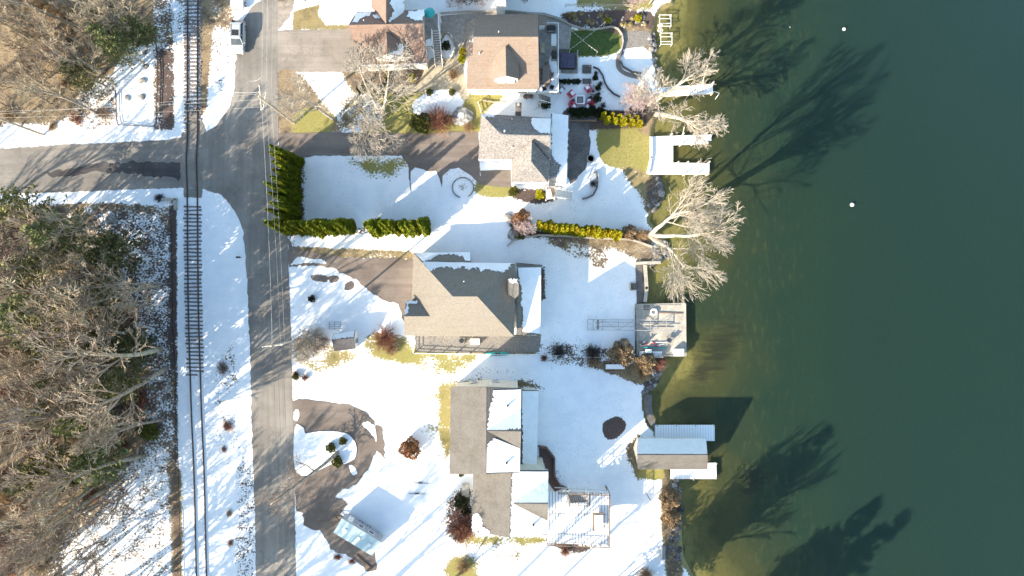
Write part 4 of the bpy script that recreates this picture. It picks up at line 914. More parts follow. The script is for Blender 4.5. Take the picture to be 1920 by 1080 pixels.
for i, (x, y, r) in enumerate(((1024, 122, math.pi), (1024, 161, 0), (1014, 134, math.pi / -2), (1014, 150, math.pi / -2), (1034, 142, math.pi / 2))):
    chair(P(x, y, zB), r, 'wicker', 'brown dining chair at the long deck table', 'chairs at the deck table')
for i, (x, y, sx, sy, mt, lab) in enumerate(((1033, 57, 1.25, .95, 'black', 'black covered grill in the deck corner'), (1038, 107, .75, 1.5, 'black', 'long black grill along the deck railing'), )):
    t = thing('grill', lab, 'grill', P(x, y, zB)); part('lid', MB().tube([Vector((-sx * .5, 0, .95)), Vector((-sx * .44, 0, 1.)), Vector((sx * .44, 0, 1.)), Vector((sx * .5, 0, .95))], [.1, sy * .42, sy * .42, .1], 12), M[mt], t, False)
    part('cart', MB().box((0, 0, .45), (sx * .9, sy * .8, .86)), M['grey'], t, False); part('handle', MB().bar((-sx * .35, -sy * .5, 1.0), (sx * .35, -sy * .5, 1.0), .05), M['steel'], t, False)
t = table('side_counter', P(1038, 78, zB), .75, 1.7, 0, 'alu', 'narrow white counter along the deck railing')
t = thing('planter_bench', 'pale bench with cushions against the tan roofed house', 'bench', P(1017, 92, zB)); part('seat', MB().box((0, 0, .42), (.6, 1.5, .1)), M['sandstone'], t, False); part('backrest', MB().box((-.28, 0, .65), (.07, 1.5, .4)), M['sandstone'], t, False)
for b in (-1, 1): part('leg', MB().box((0, b * .65, .18), (.5, .08, .36)), M['brownwood'], t, False)
for i, (x, y, r) in enumerate(((1020, 168, .3), (1034, 166, -.5))): chair(P(x, y, zB), r + math.pi, 'black', ('dark deck chair in the south end of the deck, by the house', 'dark deck chair in the south end of the deck, by the railing')[i])
for x, i in ((985, 0), (995, 1)):
    t = thing('trash_barrel', ('white lidded barrel south of the tan roofed house, left of two', 'white lidded barrel south of the tan roofed house, right of two')[i], 'barrel', G(x, 184)); part('drum', MB().lathe((0, 0, 0), [(.30, 0), (.34, .4), (.34, .85)], 14), M['rail_white'], t, False); part('lid', MB().lathe((0, 0, .85), [(.36, 0), (.34, .08), (.14, .13)], 14), M['brick'], t, False)
# --- C: grey house
C = House('grey_house', 'grey shingled house with white gables and a snow covered lake side porch roof', 'house', 965, 285)
C.roof('m', 'roof_grey', [[(940, 253, 8.2), (1032, 254, 8.2), (1032, 299, 4.3), (897, 299, 4.3)], [(940, 253, 8.2), (1032, 254, 8.2), (1033, 221, 4.5), (902, 213, 4.5)], [(940, 253, 8.2), (902, 213, 4.5), (897, 299, 4.3)]], wall='white', inset=.4)
cb = C.box; C.windows('W', (.25, .6), 2.2, 1.4, 1.3, box=cb); C.windows('S', (.12, .30), 2.2, 1.2, 1.2, box=cb); C.windows('N', (.3, .7), 2.2, box=cb)
C.roof('s', 'roof_grey', [[(997, 263, 8.0), (996, 303, 8.0), (959, 342, 4.2), (959, 300, 4.2)], [(997, 263, 8.0), (1032, 304, 4.3), (1028, 342, 4.2), (996, 303, 8.0)], [(996, 303, 8.0), (1028, 342, 4.2), (959, 342, 4.2)]], wall='white', inset=.4)
sb = C.box; C.windows('S', (.3, .7), 2.2, 1.3, 1.3, box=sb)
C.gutter((897, 299.5, 4.22), (959, 299.5, 4.22)); C.gutter((959, 342.5, 4.12), (1028, 342.5, 4.12)); C.gutter((1033, 222, 4.42), (1031, 300, 4.3))
C.roof('p', 'roof_grey', [[(1033, 212, 3.5), (1066, 216, 2.7), (1061, 352, 2.7), (1029, 349, 3.5)]], .14, 'white', .5)
C.windows('E', (.2, .4, .6, .8), .6, 1.6, 1.9)
C.snow('p', 0, [(1033.5, 212.5), (1065.5, 216.5), (1061, 351), (1040, 348), (1044, 330), (1052, 312), (1040, 300), (1034, 290)], rag=(2, 3, 4, 5, 6, 7))
C.snow('m', 1, [(1031, 251), (1032.5, 223), (998, 222), (996, 232), (1002, 243), (1010, 249)], rag=(2, 3, 4, 5)); C.snow('m', 1, [(903, 214), (930, 216), (922, 220), (912, 219), (908, 222)])
C.vent('m', 1, 946, 247, .7, .1); C.vent('m', 0, 960, 277, .6, .06); C.vent('m', 1, 960, 224)
ch_ = MB().box(P(972, 213, 4.2) + Vector((0, .45, -1.6)), (.85, .65, 8.8)); cho = part('chimney', ch_, M['darkrock'], C.t); part('flue', MB().cyl(P(972, 213, 4.2) + Vector((0, .45, 2.8)), .16, .45, 10), M['sandstone'], cho)
t = thing('entry_stair', 'white railed entry landing and stair at the south corner of the grey house', 'stair', G(1045, 364))
ld = [P(1024, 352, 1.2), P(1040, 352, 1.2), P(1040, 372, 1.2), P(1024, 374, 1.2)]; part('floor', MB().slab(ld, .15), M['brownwood'], t); railing(t, [ld[0], ld[3], ld[2]], .95)
part('snow', MB().slab([P(1026, 354, 1.23), P(1032, 354, 1.23), P(1036, 370, 1.23), P(1026, 371, 1.23)], .025), M['snow'], t)
stairs(t, P(1040, 362, 1.1), G(1072, 368, .15), 1.2, 10, 'alu')
for p in ld:
    pb = MB(); pb.box((p.x, p.y, (1.05 + gz(p.x)) / 2), (.14, .14, 1.05 - gz(p.x))); part('post', pb, M['white'], t)
# --- D: big hip roofed house
D = House('hip_roof_house', 'large house with pale sand hip roof, snowy north slope and snow covered sunroom', 'house', 870, 552)
R1, R2 = (849, 556, 9.3), (895, 556, 9.3)
D.roof('m', 'roof_sand', [[R1, (770, 630, 4.2), (964, 631, 4.2), R2], [R1, R2, (966, 494, 4.4), (790, 491, 4.4)], [R1, (790, 491, 4.4), (775, 474, 3.4), (770, 630, 4.2)], [R2, (964, 631, 4.2), (966, 494, 4.4)]], wall='cream', inset=.45)
db = D.box; D.windows('S', (.2, .4, .62, .82), 2.3, 1.4, 1.3, box=db); D.windows('W', (.25,), 2.2, 2.6, 2.0, box=db)
D.roof('g', 'roof_sand', [[(775, 474, 3.4), (883, 473, 3.4), (883, 491, 4.3), (791, 491, 4.3)]], .14, 'cream', .3)
D.roof('w', 'roof_sand', [[(758, 593, 6.6), (811, 593, 6.6), (790, 629.5, 4.25), (758, 629.5, 4.25)], [(758, 593, 6.6), (811, 593, 6.6), (784, 564, 4.7), (761, 564, 4.7)]], .12, 'cream', .3)
D.windows('W', (.5,), 2.2, 1.6, 1.4)
D.roof('p', 'roof_sand', [[(970, 499, 3.2), (1015, 500, 2.7), (1013, 628, 2.7), (968, 628, 3.2)]], .14, 'cream', .4)
D.windows('E', (.15, .38, .62, .85), .6, 1.8, 1.9)
D.snow('m', 1, [(792, 491.5), (965, 494.5), (950, 506), (938, 512), (925, 507), (905, 508), (890, 503), (878, 506), (866, 500), (850, 504), (838, 500), (820, 503), (806, 508), (800, 500)], rag=tuple(range(1, 14)), jit=.09)
D.snow('g', 0, [(777, 474.5), (882, 473.5), (882, 490), (872, 489), (868, 480), (840, 477), (820, 479), (802, 489), (792, 490)], rag=(3, 4, 5, 6, 7))
D.snow('p', 0, [(971, 502), (1014.5, 501), (1012.5, 626), (980, 622), (979, 606), (981, 590), (977, 570), (979, 552), (974, 530), (972, 515)], rag=(3, 4, 5, 6, 7, 8)); D.snow('w', 1, [(762, 565), (783, 565), (778, 570), (766, 571), (764, 588), (760, 591)])
D.vent('m', 1, 870, 528, .7, .08); D.vent('m', 2, 780, 607, .4, .05)
D.roof('c', 'roof_sand', [[(952, 523, 6.6), (972, 522, 6.4), (973, 552, 6.4), (966, 560, 6.4), (953, 552, 6.6)]], .12, 'cream', .15); D.snow('c', 0, [(953, 523.5), (970, 522.5), (971, 531), (962, 531), (955, 527)])
t = thing('porch_rail', 'white railed side landing at the north end of the sunroom', 'railing', G(990, 494)); railing(t, [P(968, 492, 1.2), P(1016, 496, 1.2)], 1.0); part('floor', MB().slab([P(968, 491, 1.2), P(1017, 495, 1.2), P(1017, 501, 1.2), P(968, 499, 1.2)], .12), M['greywood'], t)
for x, y in ((969, 493), (1016, 496)):
    pb = MB(); p = P(x, y, 1.1); pb.box((p.x, p.y, (p.z + gz(p.x)) / 2 - .1), (.14, .14, p.z - gz(p.x))); part('post', pb, M['white'], t)
# --- E: south house
E = House('south_house', 'long taupe roofed house with snowy lake side slopes and small cross gables', 'house', 920, 870)
E.roof('m', 'roof_taupe', [[(912, 725, 10.6), (911, 889, 10.6), (843, 889, 6.2), (845, 725, 6.2)], [(912, 725, 10.6), (977, 728, 9.4), (975, 886, 9.4), (911, 889, 10.6)]], wall='cream', inset=.4)
eb = E.box; E.windows('W', (.15, .4, .65, .88), 2.4, 1.3, 1.5, box=eb); E.windows('E', (.2, .5, .8), 5.6, 1.2, 1.2, box=eb); E.windows('N', (.3, .65), 2.4, box=eb)
E.roof('x', 'roof_taupe', [[(913, 808, 10.68), (977, 809, 11.9), (977, 767, 9.46)], [(913, 808, 10.68), (977, 809, 11.9), (976, 841, 9.46)]], .12, 'cream', .12)
E.windows('E', (.5,), 7.4, 1.1, 1.1)
E.roof('p', 'roof_taupe', [[(978, 731, 4.4), (1010, 732, 3.7), (1007, 872, 3.7), (976, 871, 4.4)]], .14, 'cream', .4); E.windows('E', (.15, .4, .65, .88), .8, 1.7, 1.9)
E.roof('s', 'roof_taupe', [[(959, 882, 9.6), (955, 1008, 9.6), (885, 996, 5.2), (887, 889, 5.2)], [(959, 882, 9.6), (1028, 882, 8.2), (1026, 1003, 8.2), (955, 1008, 9.6)]], wall='cream', inset=.4)
sb = E.box; E.windows('W', (.2, .5, .8), 2.4, 1.2, 1.3, box=sb); E.windows('S', (.25, .6), 2.4, 1.4, 1.4, box=sb)
E.roof('y', 'roof_taupe', [[(962, 944, 9.62), (1028, 945, 10.9), (1028, 898, 8.26)], [(962, 944, 9.62), (1028, 945, 10.9), (1027, 977, 8.26)]], .12, 'cream', .12); E.windows('E', (.5,), 5.0, 1.1, 1.1)
0 and E.roof('e', 'roof_taupe', [[(868, 886, 5.0), (892, 886, 6.3), (892, 932, 6.0), (868, 905, 5.0)]], .12, 'cream', .2)
E.snow('m', 1, [(924, 732), (976.5, 730), (976.5, 792), (930, 808), (914, 806), (917, 780), (919, 762), (926, 744)], rag=(4, 5, 6, 7)); E.snow('m', 1, [(928, 822), (975, 841), (974.5, 884), (912, 886), (913, 838), (918, 828)], rag=(4, 5))
E.snow('x', 0, [(916, 806.5), (977, 767.6), (977, 804), (955, 805), (935, 807)], rag=(2, 3)); E.snow('p', 0, [(979, 733), (1009.5, 733), (1006.5, 871), (980, 869), (979, 840), (980, 800), (978.5, 770)], rag=(3, 4, 5))
E.snow('s', 1, [(960, 884), (1027.5, 884), (1027.5, 897), (969, 939), (966, 944), (1026, 975), (1025.5, 1001), (957, 1007)], rag=(7,)); E.snow('y', 0, [(968, 940), (1028, 898.3), (1028, 943), (966, 943)], rag=())
E.snow('s', 0, [(888, 965), (895, 962), (902, 968), (905, 985), (920, 999), (886, 995)])
for k, i, x, y in (('m', 1, 952, 760), ('m', 1, 950, 867), ('s', 1, 1000, 983)): E.vent(k, i, x, y, .45, .14, 'black')
part('step', MB().box(G(873, 918, .25), (1.0, 1.9, .5)).box(G(870, 924, .1), (.7, 1.2, .3)), M['concrete'], E.t)
t = thing('deck', 'big snow dusted deck with brown railings beside the south house', 'deck', G(1085, 972))
zE = .9; ek = [P(1028, 922, zE), P(1142, 925, zE), P(1141, 1022, zE), P(1026, 1018, zE)]; part('floor', MB().slab([ek[0], P(1060, 923, zE), P(1060, 928, zE), P(1066, 944, zE), P(1103, 944, zE), P(1103, 924, zE), ek[1], ek[2], ek[3]], .22), M['deck_snow'], t)
railing(t, [ek[0] + Vector((1.5, 0, 0)), ek[1], ek[2], ek[3]], 1., 'brownwood')
for p in ek + [ek[2].lerp(ek[3], .5), ek[1].lerp(ek[2], .5)]:
    pb = MB(); pb.box((p.x, p.y, (p.z - .22 + gz(p.x)) / 2 - .1), (.2, .2, p.z - .2 - gz(p.x))); part('post', pb, M['brownwood'], t)
railing(t, [P(1066, 928, zE), P(1066, 944.5, zE), P(1104, 944.5, zE), P(1104, 927, zE)], 1., 'brownwood', mid=False)
stairs(t, P(1102, 934, zE - .1), P(1068, 936, gz(8) + .2), 1.1, 9, 'greywood', None)
pg = MB()
for x in (1062, 1082, 1100, 1140): pg.bar(P(x, 926, zE + .9), G(x - 2, 913, .2), .14)
pg.bar(P(1040, 914, 0), P(1140, 920, -1.2), .12); part('brace', pg, M['alu'], t); pl = MB()
for y in (963, 1000): pl.bar(P(1036, y, zE + .02), P(1138, y + 2, zE + .02), .035, .03)
part('board_joint', pl, M['brownwood'], t)
t = table('patio_table', P(1120, 975, zE), 1.5, 2.6, 0, 'brownwood', 'snow topped wooden table on the big snowy deck'); part('snow', MB().box((.1, -.1, .8), (1.2, 2.2, .12)), M['snow'], t, False)
wb = MB(); cw = [(1010, 836), (1024, 838), (1039, 857), (1039, 890), (1050, 909), (1064, 915)]
for a, b in zip(cw[:-1], cw[1:]): wb.bar(G(*a, .45), G(*b, .45), .22, .95)
solo('garden_wall', wb, M['brick'], 'brown curved retaining wall on the lake side of the south house', 'wall')
# --- F: boathouse
F = House('boathouse', 'boathouse on the lake, north roof slope white with snow and south slope bare', 'boathouse', 1262, 852, base=WZ - .5)
F.roof('m', 'roof_taupe', [[(1195, 853, 2.2), (1327, 853, 2.2), (1327, 880, -.9), (1196, 880, -.9)], [(1195, 853, 2.2), (1327, 853, 2.2), (1324, 822, -.9), (1196, 822, -.9)]], wall='cream', inset=.3)
F.windows('S', (.3, .6), -2.0, 1., .8); F.windows('E', (.35, .65), -2.0, 1.2, 1.3)
F.snow('m', 1, [(1196, 852), (1326, 852), (1323.5, 823), (1197, 823)], rag=())
def dock(name, label, pts, z=-2.95, mat='dock_snow', posts=(), th=.22, ph=.9, pr=.11):
    c = sum((P(*p, z) for p in pts), Vector()) / len(pts); t = thing(name, label, 'dock', (c.x, c.y, z))
    part('deck', MB().slab([P(*p, z) for p in pts], th), M[mat], t)
    for x, y in posts: part('post', MB().cyl(P(x, y, z) - Vector((0, 0, 2.2)), pr, 2.2 + ph, 8), M['polewood'], t)
    return t
dock('dock', 'snowy dock strip along the north side of the boathouse', [(1228, 797), (1340, 797), (1340, 827), (1228, 824)], posts=((1232, 798), (1268, 798), (1304, 798), (1339, 798)), ph=.15)
dock('dock', 'L shaped snowy dock at the south side of the boathouse', [(1258, 877), (1326, 877), (1326, 868), (1343, 868), (1344, 898), (1257, 898)], posts=((1343, 869), (1342, 897), (1300, 899), (1262, 899)), ph=.15)
# --- G: camper
gp = [P(641, 973, 3.0), P(625.5, 999, 3.0), P(698, 1043, 3.0), P(713, 1014, 3.0)]; c = sum(gp, Vector()) / 4; ax = (gp[2] - gp[1]).normalized(); rz = math.atan2(ax.y, ax.x)
Lc, Wc = (gp[2] - gp[1]).length, (gp[1] - gp[0]).length
t = thing('camper_trailer', 'white camper trailer parked at the end of the loop driveway', 'trailer', (c.x, c.y, 0), rz)
b = MB(); b.prism([(-Lc / 2 + .1, -Wc / 2), (Lc / 2 - .1, -Wc / 2), (Lc / 2, -Wc / 2 + .1), (Lc / 2, Wc / 2 - .1), (Lc / 2 - .1, Wc / 2), (-Lc / 2 + .1, Wc / 2), (-Lc / 2, Wc / 2 - .1), (-Lc / 2, -Wc / 2 + .1)], .55, 2.92); part('body', b, M['bluegrey'], t, False)
rf = part('roof', MB().box((0, 0, 2.97), (Lc + .04, Wc + .04, .1)), M['camper_roof'], t, False)
for x in (-.3, .05, .32): part('roof_vent', MB().box((x * Lc, 0, 3.07), (.4, .4, .12)), M['rail_white'], rf, False)
part('underbody', MB().box((0, 0, .45), (Lc - .3, Wc - .3, .2)), M['black'], t, False)
for x in (-.05, .22): f = part('window', MB().box((x * Lc, Wc / 2 + .02, 1.9), (.95, .06, .75)), M['rail_white'], t, False); part('pane', MB().box((x * Lc, Wc / 2 + .035, 1.9), (.75, .06, .55)), M['glass'], f, False)
part('door', MB().box((-.33 * Lc, Wc / 2 + .02, 1.6), (.8, .06, 1.9)), M['rail_white'], t, False)
for s in (-1, 1):
    for x in (-.1, .1): w = part('wheel', MB().tube([(x * Lc + 0, s * (Wc / 2 - .28), .36), (x * Lc, s * (Wc / 2 - .04), .36)], .36, 14), M['rubber'], t, False); part('rim', MB().tube([(x * Lc, s * (Wc / 2 - .1), .36), (x * Lc, s * (Wc / 2 - .02), .36)], .2, 10), M['rim'], w, False)
part('hitch', MB().bar((-Lc / 2, -.5, .5), (-Lc / 2 - 1.2, 0, .5), .1).bar((-Lc / 2, .5, .5), (-Lc / 2 - 1.2, 0, .5), .1), M['black'], t, False)
# --- H: shed
Hh = House('shed', 'small white shed with a half snowy dark roof beside the tan roofed house yard', 'shed', 646, 638)
Hh.roof('m', 'roof_purple', [[(622, 637, 2.9), (664, 634, 2.9), (667, 654, 2.0), (626, 659, 2.0)], [(622, 637, 2.9), (664, 634, 2.9), (666, 620, 2.0), (625, 626, 2.0)]], .1, 'white', .15); Hh.windows('E', (.5,), 1.0, .8, 1.6, door=True)
Hh.snow('m', 1, [(623, 636), (663, 633), (665, 621), (626, 627)], rag=(0,))
# --- houses cut by the top edge
T = House('white_roof_building', 'snowy pale roof corner at the top edge between dark evergreens', 'house', 936, -30); T.roof('m', 'roof_grey', [[(928, 12, 3.5), (949, 12, 3.5), (948, -60, 3.5), (926, -60, 3.6)]], .15, 'white', .2); T.snow('m', 0, [(929, 11.5), (948.5, 11.5), (947.5, -55), (927, -55)], rag=())
# ------------------------------------------------------------------ railway
t = thing('railway_track', 'single rusty railway track on snow covered sleepers beside the road', 'railway', G(362, 540))
cl = [(362, -140), (362, 0), (361, 120), (361, 250), (359, 300), (361, 370), (362, 500), (363.5, 600), (366.5, 700), (369, 780), (374, 900), (378, 1080), (382, 1240)]
cl = catmull(cl, 6, False); cw = [G(*p) for p in cl]
for s in (-1, 1):
    rb = MB()
    for a, b in zip(cw[:-1], cw[1:]):
        d = (b - a).normalized(); u = Vector((-d.y, d.x, 0)) * s * .74
        rb.bar(a + u + Vector((0, 0, .17)) - d * .02, b + u + Vector((0, 0, .17)) + d * .02, .085, .16); rb.bar(a + u + Vector((0, 0, .085)), b + u + Vector((0, 0, .085)), .2, .03)
    part('rail', rb, M['rust'], t)
def cl_at(y):
    for a, b in zip(cl[:-1], cl[1:]):
        if a[1] <= y <= b[1]: f = (y - a[1]) / (b[1] - a[1]); return a[0] + (b[0] - a[0]) * f
ys_ = [3 + 7.15 * i for i in range(33)] + [388 + 7.15 * i for i in range(49)]
slm = MB().box((0, 0, 0), (2.55, .24, .16)).mesh('railway_sleeper', M['sleeper'])
for y in ys_:
    o = part('sleeper', slm, None, t); p = G(cl_at(y), y, .065) - t.location; o.location = p + Vector((R.uniform(-.1, .1), R.uniform(-.05, .05), -.05 - .011 * max(0, ys_.index(y) - 68) - (R.random() < .3) * .012 * max(0, ys_.index(y) - 64) + R.uniform(-.03, .02))); o.rotation_euler = (R.uniform(-.02, .02), R.uniform(-.05, .05), R.uniform(-.05, .05))
# ------------------------------------------------------------------ vehicles
def suv(name, label, px, py, rz, paint, L=4.85, W=1.95):
    t = thing(name, label, 'car', G(px, py, .03), rz)
    def loft(st, mat, nm, par=t, closed=True):
        mb = MB(); rows = []
        for y, w, z0, z1, r in st:
            rows.append([(-w, y, z0), (-w, y, z0 + (z1 - z0) * .55), (-w + r * .35, y, z1 - r * .5), (-w + r, y, z1), (w - r, y, z1), (w - r * .35, y, z1 - r * .5), (w, y, z0 + (z1 - z0) * .55), (w, y, z0)])
        vs = [p for r_ in rows for p in r_]; fs = []
        for i in range(len(rows) - 1):
            for k in range(8): a = i * 8 + k; b = i * 8 + (k + 1) % 8; fs.append((a, a + 8, b + 8, b))
        fs.append(tuple(range(8))); e = (len(rows) - 1) * 8; fs.append(tuple(range(e + 7, e - 1, -1)))
        mb.raw(vs, fs); return part(nm, mb, M[mat], par, False, smooth=False)
    w = W / 2; h = L / 2
    loft([(-h, w * .78, .42, .66, .1), (-h + .12, w * .9, .34, .84, .12), (-h + .5, w * .99, .3, .97, .14), (-h + 1.35, w, .28, 1.06, .12), (h - .9, w, .28, 1.08, .1), (h - .25, w * .97, .32, 1.05, .12), (h, w * .86, .42, .92, .1)], paint, 'body')
    loft([(-h + 1.2, w * .93, 1.0, 1.06, .03), (-h + 1.95, w * .83, 1.0, 1.66, .12), (h - .75, w * .80, 1.0, 1.68, .12), (h - .12, w * .84, 1.0, 1.12, .05)], 'glass', 'windows')
    rf = loft([(-h + 1.9, w * .74, 1.64, 1.685, .05), (-h + 2.2, w * .76, 1.64, 1.735, .1), (h - 1.0, w * .75, 1.64, 1.74, .1), (h - .62, w * .72, 1.62, 1.69, .05)], paint, 'roof')
    part('sunroof', MB().box((0, -h + 2.75, 1.735), (1.0, .85, .03)), M['black'], rf, False)
    for s in (-1, 1):
        part('roof_rail', MB().bar((s * w * .66, -h + 2.1, 1.78), (s * w * .66, h - .9, 1.78), .05), M['steel'], rf, False)
        part('pillar', MB().bar((s * w * .9, -h + 1.25, 1.06), (s * w * .76, -h + 1.97, 1.69), .09, .06).bar((s * w * .82, 0, 1.05), (s * w * .79, 0.02, 1.68), .1, .05).bar((s * w * .84, h - .12, 1.08), (s * w * .74, h - .72, 1.68), .12, .06), M[paint], t, False)
        part('headlight', MB().box((s * w * .68, -h + .16, .78), (.42, .22, .14)), M['lamp'], t, False)
        part('tail_light', MB().box((s * w * .8, h - .06, .9), (.22, .14, .24)), M['redlamp'], t, False)
        m = part('mirror', MB().box((s * (w + .1), -h + 1.5, 1.08), (.2, .14, .16)), M[paint], t, False)
        for y in (-h + .9, h - .95):
            wh = part('wheel', MB().tube([(s * (w - .26), y, .36), (s * (w + .02), y, .36)], .36, 18), M['rubber'], t, False); part('rim', MB().tube([(s * (w - .2), y, .36), (s * (w + .03), y, .36)], .22, 12), M['rim'], wh, False)
    part('grille', MB().box((0, -h - .01, .6), (1.1, .06, .16)), M['black'], t, False)
    return t
suv('parked_car', 'silver car with a dark sunroof parked on the road verge', 450, 73.5, -.03, 'carpaint')
suv('parked_car', 'white car cut by the top edge, parked beyond the silver one', 450, -10, -.05, 'carpaint2')
# ------------------------------------------------------------------ poles and wires
def pole(px, py, h, label, arms=(), lean=None):
    b = G(px, py); t = thing('utility_pole', label, 'utility pole', b); tp = b + Vector((0, 0, h)) + (Vector(lean) if lean else Vector())
    part('shaft', MB().tube([b - Vector((0, 0, .4)), tp], [.17, .12], 8), M['polewood'], t)
    for z, L, a in arms:
        d = Vector((math.cos(a), math.sin(a), 0)) * L / 2; q = b.lerp(tp, z / h); part('crossarm', MB().bar(q - d, q + d, .12, .14), M['polewood'], t)
        for k in (-.95, -.45, .45, .95): part('insulator', MB().cyl(q + d * k + Vector((0, 0, .07)), .06, .22, 6), M['rail_white'], t)
    return t, tp
p1, tp1 = pole(551, 231, 14, 'tall utility pole with crossarms at the corner north of the dark hedge', ((13.3, 3.2, math.radians(95)), (11.8, 2.2, math.radians(80))))
p2, tp2 = pole(571, 634, 14, 'utility pole rising out of the roadside bush by the shed', ((13.2, 2.6, .1), (12.4, 2.2, .1)))
p3, tp3 = pole(82, 253, 11, 'leaning pole on the verge at the left edge', (), (-.3, .4, 0))
gw = solo('guy_pole', MB().tube([G(553, 232) , P(496, 186, 11)], [.09, .07], 6), M['polewood'], 'thin brace pole beside the tall corner utility pole', 'pole')
def wire(a, b, r, label, group, sag=.5, mat='wire', n=12):
    a, b = Vector(a), Vector(b); pts = []
    for i in range(n + 1): f = i / n; p = a.lerp(b, f); p.z -= sag * 4 * f * (1 - f); pts.append(p)
    return solo('overhead_wire', MB().tube(pts, r, 4), M[mat], label, 'wire', group)
pv = Vector((0, 0, .2))
for i, (dx, dz, py) in enumerate(((-.2, -.7, 218), (.6, -.9, 221), (-1.0, -1.3, 224))): wire(tp1 + Vector((0, dx, dz)), P(-40, py - 8 + i * 3, 9.5), .010, 'thin pale wire crossing the track from the corner pole to the left edge', 'wires to the west')
for i, (o, z, xx) in enumerate(((0, -.7, -.1), (.9, -1.2, .8), (1.6, -2.4, .9))):
    wire(tp1 + Vector((o * .4 + .1, 0, z)), tp2 + Vector((xx, 0, z - .1)), .016 if i == 0 else .011, 'pale wire running along the road between the corner pole and the shed pole', 'wires along the middle of the road')
    wire(tp1 + Vector((o * .4 + .1, .3, z)), P(490 + i * 9, -130, 13.5), .014 if i < 2 else .011, 'pale wire running north along the road from the corner pole', 'wires along the north end of the road')
    wire(tp2 + Vector((o * .4, 0, z)), P(524 + i * 12, 1240, 12.5), .016, 'dark wire running south along the road from the shed pole', 'wires along the south end of the road', mat='darkwire')
wire(P(466, 152, 12), tp1 + Vector((0, 2.6, -.8)), .02, 'pale service wire spanning the snowy verge, upper of two', None)
wire(P(425, 172, 11), tp1 + Vector((0, .9, -1.1)), .02, 'pale service wire spanning the snowy verge, lower of two', None)
# ------------------------------------------------------------------ walls and fences
def wall_line(name, pts, h, w, mat, label, cat='wall', dz=0.):
    mb = MB(); q = [G(*p) for p in pts]
    for a, b in zip(q[:-1], q[1:]): mb.bar(a + Vector((0, 0, h / 2 - .1 + dz)), b + Vector((0, 0, h / 2 - .1 + dz)), w, h + .2)
    for p in q[1:-1]: mb.cyl(p - Vector((0, 0, .2 - dz)), w / 2, h + .2, 8)
    return solo(name, mb, M[mat], label, cat)
wall_line('garden_wall', [(951, 461), (965, 450), (985, 446), (1010, 441), (1060, 443), (1120, 447), (1180, 449), (1192, 452), (1222, 463)], .55, .24, 'concrete', 'long low concrete wall below the golden hedge', 'wall')
wall_line('garden_wall', [(1117, 322), (1120, 340), (1119, 352), (1112, 366), (1100, 372), (1092, 373)], .6, .22, 'pavers', 'curved grey wall on the lawn east of the grey house')
wall_line('garden_wall', [(832, 60), (843, 66), (852, 82), (853, 96), (848, 110), (838, 114), (830, 108), (826, 92), (826, 72), (832, 60)], .3, .18, 'sandstone', 'oval stone edging of the small snowy bed beside the stair')
wall_line('garden_wall', [(889, 38), (880, 45), (876, 60), (870, 80), (866, 90)], .3, .16, 'sandstone', 'curved stone edging along the west side of the tan roofed house')
wall_line('garden_wall', [(862, 112), (864, 124), (858, 132), (846, 134), (834, 134)], .25, .18, 'concrete', 'pale curved kerb round the grass bed')
wall_line('garden_wall', [(826, 26), (880, 23), (960, 22), (1024, 30), (1050, 38), (1068, 47), (1090, 55), (1110, 57), (1130, 54), (1145, 51), (1158, 55), (1166, 66), (1168, 80), (1164, 96)], .45, .16, 'concrete', 'long winding low wall bordering the lawn behind the tan roofed house')
wall_line('garden_wall', [(1164, 96), (1161, 112), (1168, 126), (1185, 136), (1203, 138)], .4, .2, 'pavers', 'grey stone edging of the round snowy patch by the shore')
wall_line('garden_wall', [(1112, 126), (1122, 130), (1130, 142), (1134, 156), (1140, 166), (1150, 176), (1162, 182)], .25, .2, 'darkrock', 'dark stone edging curving below the lawn steps')
wall_line('garden_wall', [(1209, 497), (1212, 540), (1209, 566)], 1.2, .5, 'concrete', 'concrete seawall top north of the pier', 'wall', -.9)
wall_line('garden_wall', [(1190, 494), (1238, 492)], .9, .45, 'concrete', 'short concrete wall end beside the shore rocks', 'wall', -.5)
wall_line('garden_wall', [(868 + 20 * math.cos(k * .2618), 352 + 19 * math.sin(k * .2618)) for k in range(-17, 5)], .16, .12, 'rock', 'ring of dark edging stones round the snowy tree bed')
wall_line('garden_wall', [(902, 188), (925, 192), (950, 192)], .3, .15, 'sandstone', 'pale kerb south of the tan roofed house')
def fence(pts, h, mat, label, gap=2.4, rails=(.35, .85), post=.09, name='fence', snow=False):
    q = [G(*p) for p in pts]; t = thing(name, label, 'fence', q[0]); pb, rb = MB(), MB()
    for a, b in zip(q[:-1], q[1:]):
        k = max(1, int((b - a).length / gap))
        for i in range(k + 1): p = a.lerp(b, i / k); pb.box((p.x, p.y, gz(p.x) + h / 2 - .1), (post, post, h + .2))
        for f in rails: rb.bar(a + Vector((0, 0, h * f)), b + Vector((0, 0, h * f)), .05, .09)
    part('post', pb, M[mat], t); part('rail', rb, M[mat], t); return t
fence([(776, 630), (776, 662), (1012, 664)], 1.0, 'white', 'white rail fence round the gravel patio', 2., (.2, .55, .95), .12)
fence([(1012, 664), (1100, 669), (1160, 669), (1190, 664)], .9, 'white', 'thin pale fence running from the patio to the pier', 3.2, (.9, .95), .07)
fence([(1060, 13), (1110, 12), (1185, 14)], 1.0, 'polewood', 'pale rail fence along the top edge near the shore', 3, (.4, .9))
fence([(563, 2), (640, 3), (700, 4)], .9, 'polewood', 'thin pale fence along the top edge west of the cottages', 3, (.9,))
fence([(292, 62), (297, 100), (298, 150), (296, 200), (295, 232), (290, 238), (224, 235), (221, 226), (220, 190), (219, 170)], .45, 'darkwire', 'low dark wire fence round the snowy boulder lot', 3, (.5, .95), .05)
